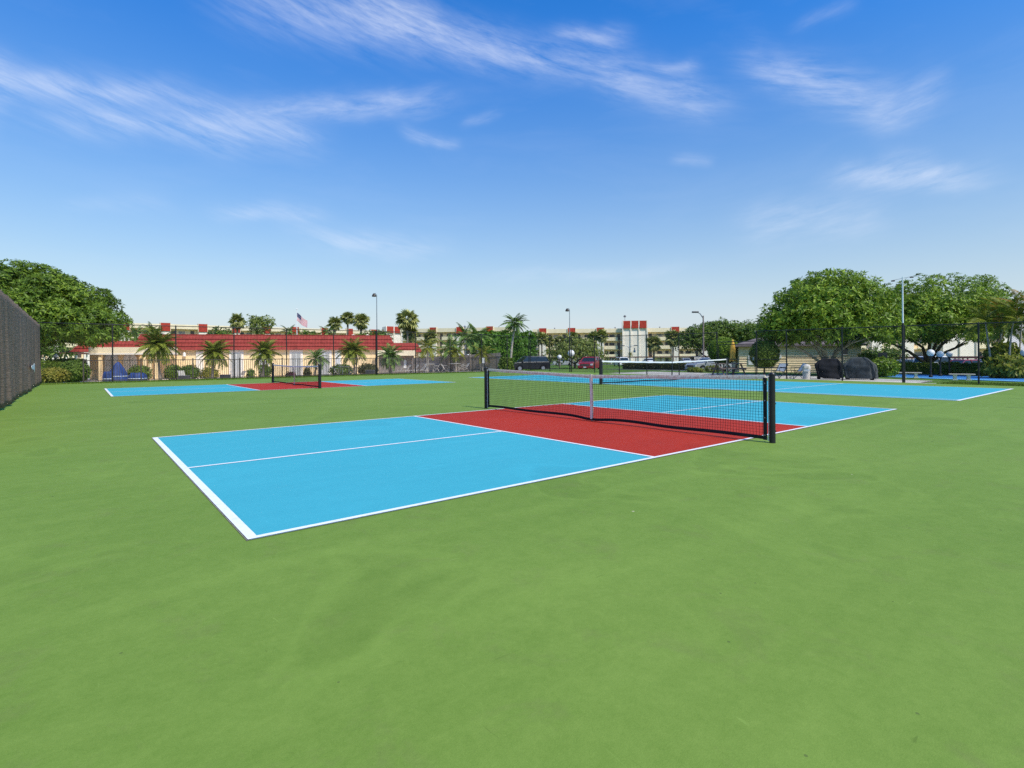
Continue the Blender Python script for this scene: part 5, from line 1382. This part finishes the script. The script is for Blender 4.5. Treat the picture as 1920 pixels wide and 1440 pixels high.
for px, d, yw, pt_, kd, lab in ((1216, 128, 92, 'paint_white', 'sedan', 'white sedan before the right edge of the white tower'), (1284, 126, 88, 'paint_silver', 'sedan', 'silver sedan by the carport posts right of the tall fan palm'),
                            (1303, 126, 92, 'paint_dark', 'suv', 'dark car by the carport near the street lamp'), (1058, 150, 90, 'paint_grey', 'sedan', 'grey car deep in the long carport'),
                            (1670, 62, 12, 'paint_silver', 'sedan', 'pale sedan behind the right hedge nearest the grills'), (1698, 64, 10, 'paint_dark', 'sedan', 'dark sedan behind the hedge left of the forked trunk'),
                            (1758, 61, 8, 'paint_white', 'suv', 'white car with dark windows behind the three globe lamps'), (1786, 63, 10, 'paint_dark', 'sedan', 'dark car behind the rightmost of three globe lamps'),
                            (1814, 58, 8, 'paint_red', 'sedan', 'red car in the right hand carport behind the hedge'), (1846, 58, 8, 'paint_grey', 'sedan', 'grey car behind the hedge next to the red one'),
                            (86, 88, 5, 'paint_dark', 'sedan', 'dark car in the carport under the big left tree'), (128, 90, 5, 'paint_grey', 'sedan', 'grey car under the left carport nearer the clubhouse'),
                            (951, 84, 180, 'paint_silver', 'sedan', 'pale car roof between ficus hedge and coconut palm')):
    car(lab, px, d, yw, pt_, kd)
for i, px in enumerate((1132, 1158, 1184, 1214, 1246, 1279)):
    b = gp(px, 74 - i * .9); o = MB(); w = .85; o.prism([(-w, 0), (w, 0), (w - .05, .13), (-w + .05, .13)], -.09, .09)
    q = o.build('wheel_stop', 'stucco_white', bevel=.02); q.location = (b[0], b[1], b[2] + .008); q.rotation_euler = (0, 0, -YAW + R(4))
    tag(q, ['white wheel stop right of the red car', 'white wheel stop behind the tennis net post', 'white wheel stop under the left end of the low hedge', 'white wheel stop below the white tower',
            'white wheel stop below the tower edge, second from the right', 'rightmost white wheel stop by the round bush'][i], 'wheel stop', 'parking wheel stops')

# ------------------------------------------------------------------ barbecue corner
def cover(label, px, d, wpx, hpx, prof, mt, rz, seed):
    b = gp(px, d); b[2] = -.018; s_ = d / F_PX; w, h = wpx * s_, hpx * s_; dp = .68
    root = thing('covered_grill', label, 'grill', b, face_cam(b) + rz, 'covered grills'); r = np.random.default_rng(seed); ph = r.uniform(0, 6, 8)
    nu, nv_ = 64, 18; vs = []
    for j in range(nv_ + 1):
        t = j / nv_; z = .07 + (h - .07) * t
        # left/right extents from the profile (t, left, right, depth)
        k = max(i for i in range(len(prof)) if prof[i][0] <= t + 1e-6); k = min(k, len(prof) - 2); p0, p1 = prof[k], prof[k + 1]; q = (t - p0[0]) / (p1[0] - p0[0])
        l_, r_, de = (p0[i] + (p1[i] - p0[i]) * q for i in (1, 2, 3))
        cx, hx = (l_ + r_) / 2 * w, (r_ - l_) / 2 * w; hy = dp / 2 * de
        for i in range(nu):
            a = 2 * PI * i / nu; ex = 9.0
            x = cx + hx * math.copysign(abs(math.cos(a)) ** (2 / ex), math.cos(a)); y = hy * math.copysign(abs(math.sin(a)) ** (2 / ex), math.sin(a))
            wr_ = .045 * math.sin(a * 9 + ph[0] + t * 3) * (1 - t) + .022 * math.sin(a * 17 + ph[1] - t * 5) * (1 - t * .6) + .008 * math.sin(t * 21 + a * 5 + ph[2])
            vs.append((x * (1 + wr_ * 1.1), y + wr_ * math.sin(a) * 1.2, z + (.02 * math.sin(a * 5 + ph[3]) if j == 0 else .006 * math.sin(a * 7 + ph[4]))))
    fs_ = [(j * nu + i, j * nu + (i + 1) % nu, (j + 1) * nu + (i + 1) % nu, (j + 1) * nu + i) for j in range(nv_) for i in range(nu)] + [tuple(nv_ * nu + i for i in range(nu))]
    mb = MB(); mb.add(vs, fs_); mb.build('cover', mt, root, sm=True)
    for sx in (-.36, .36):
        for sy in (-.2, .2):
            mb = MB(); mb.tube([(sx * w, sy - .02, .07), (sx * w, sy + .02, .07)], .07, 10); mb.build('caster', 'tyre', root)
            mb = MB(); mb.box(sx * w - .02, sx * w + .02, sy - .03, sy + .03, .07, .3); mb.build('leg', 'black_metal', root)
cover('black covered grill with flat top under the rosette tree', 1553, 27.3, 44, 39, [(0, -.38, .50, 1), (.35, -.44, .5, 1), (.66, -.5, .49, .98), (.72, -.49, .48, .9), (.985, -.24, .34, .6), (1.0, -.2, .30, .5)], 'grill_cover', .1, 1)
cover('faded grey black covered grill with sloped right shoulder', 1612, 26.6, 54, 42, [(0, -.40, .5, 1), (.4, -.44, .49, 1), (.60, -.5, .46, .98), (.68, -.46, .43, .9), (.95, -.24, .22, .6), (1.0, -.18, .14, .45)], 'grill_cover_faded', -.15, 2)
b = gp(1512, 27.6); b[2] = -.018; bn = thing('litter_bin', 'whitish dome topped litter bin left of the covered grills', 'bin', b, face_cam(b))
mb = MB(); mb.lathe([(.165, 0), (.175, .02), (.19, .48), (.2, .5), (.2, .53)], 18); mb.build('body', 'bin_white', bn, sm=False)
mb = MB(); mb.lathe([(.205, .53), (.205, .56), (.19, .66), (.13, .73), (.05, .765), (.01, .77)], 18); lid = mb.build('lid', 'bin_white', bn, sm=False)
pbox('flap', 'stucco_white', lid, -.1, .1, -.215, -.19, .55, .66); pbox('bag_edge', 'flag_white', bn, -.12, .14, -.205, -.19, .40, .50)

def sling_chair(label, px, d, rz, seat='door_white', frame='black_metal', name='sling_chair', group='sling chairs by the gate', sc=1.0, z=-.018):
    b = gp(px, d); b[2] = z if z is not None else b[2] + .006
    root = thing(name, label, 'chair', b, -YAW + rz, group); w = .28 * sc; q = lambda x, y, zz: (x * sc, y * sc, zz * sc)
    for sg in (-1, 1):
        y = sg * .28
        mb = MB(); mb.tube([q(-.32, y, 0), q(-.12, y, .30), q(.20, y, .42), q(.30, y, 0.)], .016 * sc, 6); mb.build('leg', frame, root)
        mb = MB(); mb.tube([q(.28, y, 0), q(-.06, y, .33), q(-.36, y, .78)], .016 * sc, 6); mb.build('side_rail', frame, root)
        mb = MB(); mb.tube([q(-.28, y, .60), q(.22, y, .60), q(.24, y, .42)], .016 * sc, 6); mb.build('arm', frame, root)
    for nm, pts in (('seat', [(.24, .42), (.08, .385), (-.10, .37)]), ('backrest', [(-.10, .37), (-.22, .56), (-.36, .78)])):
        vs = []; n = len(pts)
        for (x, zz) in pts:
            for y in (-.265, .265): vs.append(q(x, y, zz + .012))
        for (x, zz) in pts:
            for y in (-.265, .265): vs.append(q(x, y, zz - .006))
        fs_ = [(2 * i, 2 * i + 1, 2 * i + 3, 2 * i + 2) for i in range(n - 1)] + [(2 * n + 2 * i + 2, 2 * n + 2 * i + 3, 2 * n + 2 * i + 1, 2 * n + 2 * i) for i in range(n - 1)]
        mb = MB(); mb.add(vs, fs_); mb.build(nm, seat, root)
    return root
sling_chair('white sling chair with black legs left of the fence post by the gate', 1460, 28.6, R(200))
sling_chair('white sling chair with black legs just left of the litter bin', 1495, 28.4, R(170))
# picnic table and closed umbrella
b = gp(1366, 34); b[2] = gz(b[0], b[1]) + .012
pt_ = thing('picnic_table', 'weathered grey brown picnic table left of the shed', 'table', b, -YAW + R(8))
for i in range(5):
    mb = MB(); y = -.36 + i * .18; mb.box(-.95, .95, y - .08, y + .08, .70, .74); mb.build('table_plank', 'wood_grey', pt_)
for sg in (-1, 1):
    for k in range(2):
        mb = MB(); y = sg * (.66 + k * .15); mb.box(-.95, .95, y - .065, y + .065, .42, .46); mb.build('bench_plank', 'wood_grey', pt_)
for x in (-.7, .7):
    for sg in (-1, 1):
        mb = MB(); mb.bar((x, sg * .72, 0), (x, sg * .2, .70), .09, .04); mb.build('leg', 'wood_grey', pt_)
    pbox('crossbar', 'wood_grey', pt_, x - .02, x + .02, -.8, .8, .34, .415)
b = gp(1374, 35.5); ub = thing('closed_umbrella', 'closed yellow patio umbrella standing by the shed corner', 'umbrella', (b[0], b[1], gz(b[0], b[1])))
zt, zb = (at(1374, y, 35.5)[2] - ub.location[2] for y in (637, 677))
mb = MB(); mb.tube([(0, 0, 0), (0, 0, zt)], .024, 8); mb.build('pole', 'wood_grey', ub)
mb = MB(); mb.lathe([(.25, 0), (.25, .06), (.06, .1), (.05, .3)], 14); mb.build('base', 'fence_black', ub)
vs = []; n = 32
for t, rr in ((0, .17), (.06, .19), (.2, .15), (.22, .14), (.5, .17), (.8, .11), (.97, .04), (1.02, .01)):
    for i in range(n):
        a = 2 * PI * i / n; r_ = rr * (1 + .22 * math.cos(8 * a) * (1 - t * .6)); vs.append((r_ * math.cos(a), r_ * math.sin(a), zb + (zt - zb) * t + (.05 * math.cos(4 * a) if t == 0 else 0)))
mb = MB(); mb.add(vs, [(j * n + i, j * n + (i + 1) % n, (j + 1) * n + (i + 1) % n, (j + 1) * n + i) for j in range(7) for i in range(n)]); mb.build('canopy', 'umbrella_yellow', ub, sm=True)
mb = MB(); mb.lathe([(.155, -.02), (.165, 0), (.155, .03)], 20, (0, 0, zb + (zt - zb) * .21)); mb.build('tie_strap', 'umbrella_yellow', ub)

# concrete benches by the shuffleboard court
for px, d, lab in ((1706, 28.2, 'low pale bench on the blue court nearest the light pole'), (1803, 25.6, 'low pale bench on the blue court left of the right fence post')):
    b = gp(px, d); b[2] = -.02; bn = thing('bench', lab, 'bench', b, face_cam(b) + .1, 'concrete benches')
    mb = MB(); mb.box(-.48, .48, -.17, .17, .25, .30); mb.build('seat', 'concrete', bn, bevel=.01)
    for x in (-.25, .25): mb = MB(); mb.prism([(x - .11, 0), (x + .11, 0), (x + .05, .1), (x + .08, .25), (x - .08, .25), (x - .05, .1)], -.13, .13); mb.build('leg', 'stucco_white', bn)
# dark planter / sign box by hedge
b = gp(1655, 33); sg_ = thing('score_board', 'small dark grey board on posts right of the grills', 'board', b, face_cam(b)); z0 = at(1655, 671, 33)[2] - b[2]; z1 = at(1655, 661, 33)[2] - b[2]
pbox('panel', 'paint_dark', sg_, -.24, .24, -.03, .03, z0, z1)
for x in (-.2, .2): pbox('post', 'galv', sg_, x - .025, x + .025, .035, .085, 0, z1)

# ------------------------------------------------------------------ pool side furniture
mat('strap_cream', (.50, .45, .38), .7, .1, 6)
def lounger(label, px, d, rz, slope=62):
    b = gp(px, d); b[2] += .008; root = thing('pool_lounger', label, 'lounger', b, -YAW + rz, 'white pool loungers'); root.scale = (.8, .8, .72)
    for sg in (-1, 1):
        mb = MB(); mb.bar((-.9, sg * .3, .3), (.55, sg * .3, .3), .04); mb.build('side_rail', 'strap_cream', root)
        for x in (-.8, .45): mb = MB(); mb.bar((x, sg * .3, 0), (x, sg * .3, .28), .04); mb.build('leg', 'strap_cream', root)
    k = 7
    for i in range(k): x = -.85 + i * .15; pbox('seat_strap', 'strap_cream', root, x, x + .12, -.28, .28, .322, .335)
    c, s_ = math.cos(R(slope)), math.sin(R(slope))
    for sg in (-1, 1): mb = MB(); mb.bar((.22, sg * .3, .33), (.22 + .85 * c, sg * .3, .33 + .85 * s_), .04); mb.build('back_rail', 'strap_cream', root)
    for i in range(6): t = .06 + i * .14; mb = MB(); mb.bar((.22 + t * c, -.28, .34 + t * s_), (.22 + t * c, .28, .34 + t * s_), .015, .11, up=(c, 0, s_)); mb.build('back_strap', 'strap_cream', root)
for i, (px, d, a, lab) in enumerate(((746, 48, 20, 'white lounger with raised back right of the sixth date palm'), (758, 48.5, 24, 'second raised white lounger under the right porch'), (773, 48, 20, 'third raised white lounger by the porch end'),
                                (788, 47.5, 30, 'white lounger nearest the yellow green feather palm'), (344, 44, 150, 'beige lounger tipped upright behind the second fence post'))): lounger(lab, px, d, R(a), 55 if i < 4 else 68)
def patio_table(label, px, d):
    b = gp(px, d); b[2] += .008; root = thing('patio_table', label, 'table', b, 0, 'white patio tables')
    mb = MB(); mb.lathe([(.5, .68), (.55, .69), (.55, .72), (.5, .725)], 20); mb.build('top', 'strap_cream', root)
    for k in range(4): a = PI / 4 + k * PI / 2; mb = MB(); mb.tube([(.42 * math.cos(a), .42 * math.sin(a), 0), (.34 * math.cos(a), .34 * math.sin(a), .68)], .02, 6); mb.build('leg', 'strap_cream', root)
for px, d, lab in ((646, 46, 'round white patio table left of the fifth date palm'), (803, 46, 'round white patio table behind the pool fence right of the porch'), (852, 47, 'white patio table farthest right by the board fence')): patio_table(lab, px, d)
for px, d, a, lab in ((631, 45.6, 10, 'white chair left of the patio table near the fifth palm'), (661, 46.3, 190, 'white chair right of the patio table near the fifth palm'), (818, 46.2, 185, 'white chair right of the middle patio table'),
                   (834, 46.6, 0, 'white chair left of the farthest patio table'), (863, 47.2, 170, 'white chair right of the farthest patio table'), (872, 46.8, 200, 'outermost white chair near the sign post'), (440, 47, 20, 'white chair before the clubhouse door'), (452, 47.4, 170, 'white chair beside the small potted bush')):
    sling_chair(lab, px, d, R(a), 'strap_cream', 'strap_cream', 'patio_chair', 'white patio chairs', .9, None)
def tarp(label, px, d, wpx, pyt, shape, seed):
    b = gp(px, d); w = wpx * d / F_PX; h = at(px, pyt, d)[2] - b[2]; root = thing('covered_furniture', label, 'cover', b, face_cam(b), 'blue furniture covers'); r = np.random.default_rng(seed); ph = r.uniform(0, 6, 4)
    nu, nv_ = 40, 14; vs = []
    for j in range(nv_ + 1):
        t = j / nv_; rad = shape(t)
        for i in range(nu):
            a = 2 * PI * i / nu; k = 1 + .07 * math.sin(a * 7 + ph[0] + t * 2) + .04 * math.sin(a * 13 + ph[1])
            vs.append((w / 2 * rad * k * math.cos(a), w * .38 * rad * k * math.sin(a), h * t + .015 * math.sin(a * 3 + ph[2])))
    mb = MB(); mb.add(vs, [(j * nu + i, j * nu + (i + 1) % nu, (j + 1) * nu + (i + 1) % nu, (j + 1) * nu + i) for j in range(nv_) for i in range(nu)] + [tuple(nv_ * nu + i for i in range(nu))]); mb.build('cover', 'blue_cover', root, sm=True)
    mb = MB(); mb.lathe([(w / 2 * shape(.25) * 1.06, -.02), (w / 2 * shape(.25) * 1.09, 0), (w / 2 * shape(.25) * 1.06, .02)], 24, (0, 0, h * .25)); mb.v = [(x, y * .76, z_) for x, y, z_ in mb.v]; mb.build('tie_cord', 'cable_white', root)
tarp('tall pointed dark blue cover behind the pool fence at left', 221, 35.5, 38, 679, lambda t: (1 - t) ** .75 * .92 + .08, 1)
tarp('low dark blue cover left of the pointed one', 203, 35.0, 18, 697, lambda t: 1 - .3 * t ** 3, 2)
tarp('low wide dark blue cover right of the pointed one', 258, 36.0, 28, 699, lambda t: 1 - .35 * t ** 4, 3)
for px, d, lab, hh in ((345, 43, 'black cased pool pump box behind the second fence post', .35), (422, 43.5, 'dark planter box behind the pool fence near the third post', .32), (694, 45, 'dark low box at the foot of the tall light pole', .3)):
    b = gp(px, d); q = thing('planter_box', lab, 'planter', b, -YAW, 'dark boxes on the pool deck'); pbox('box', 'paint_dark', q, -.35, .35, -.22, .22, 0, hh, bevel=.02); pbox('rim', 'grey_louver', q, -.37, .37, -.24, .24, hh + .002, hh + .03)
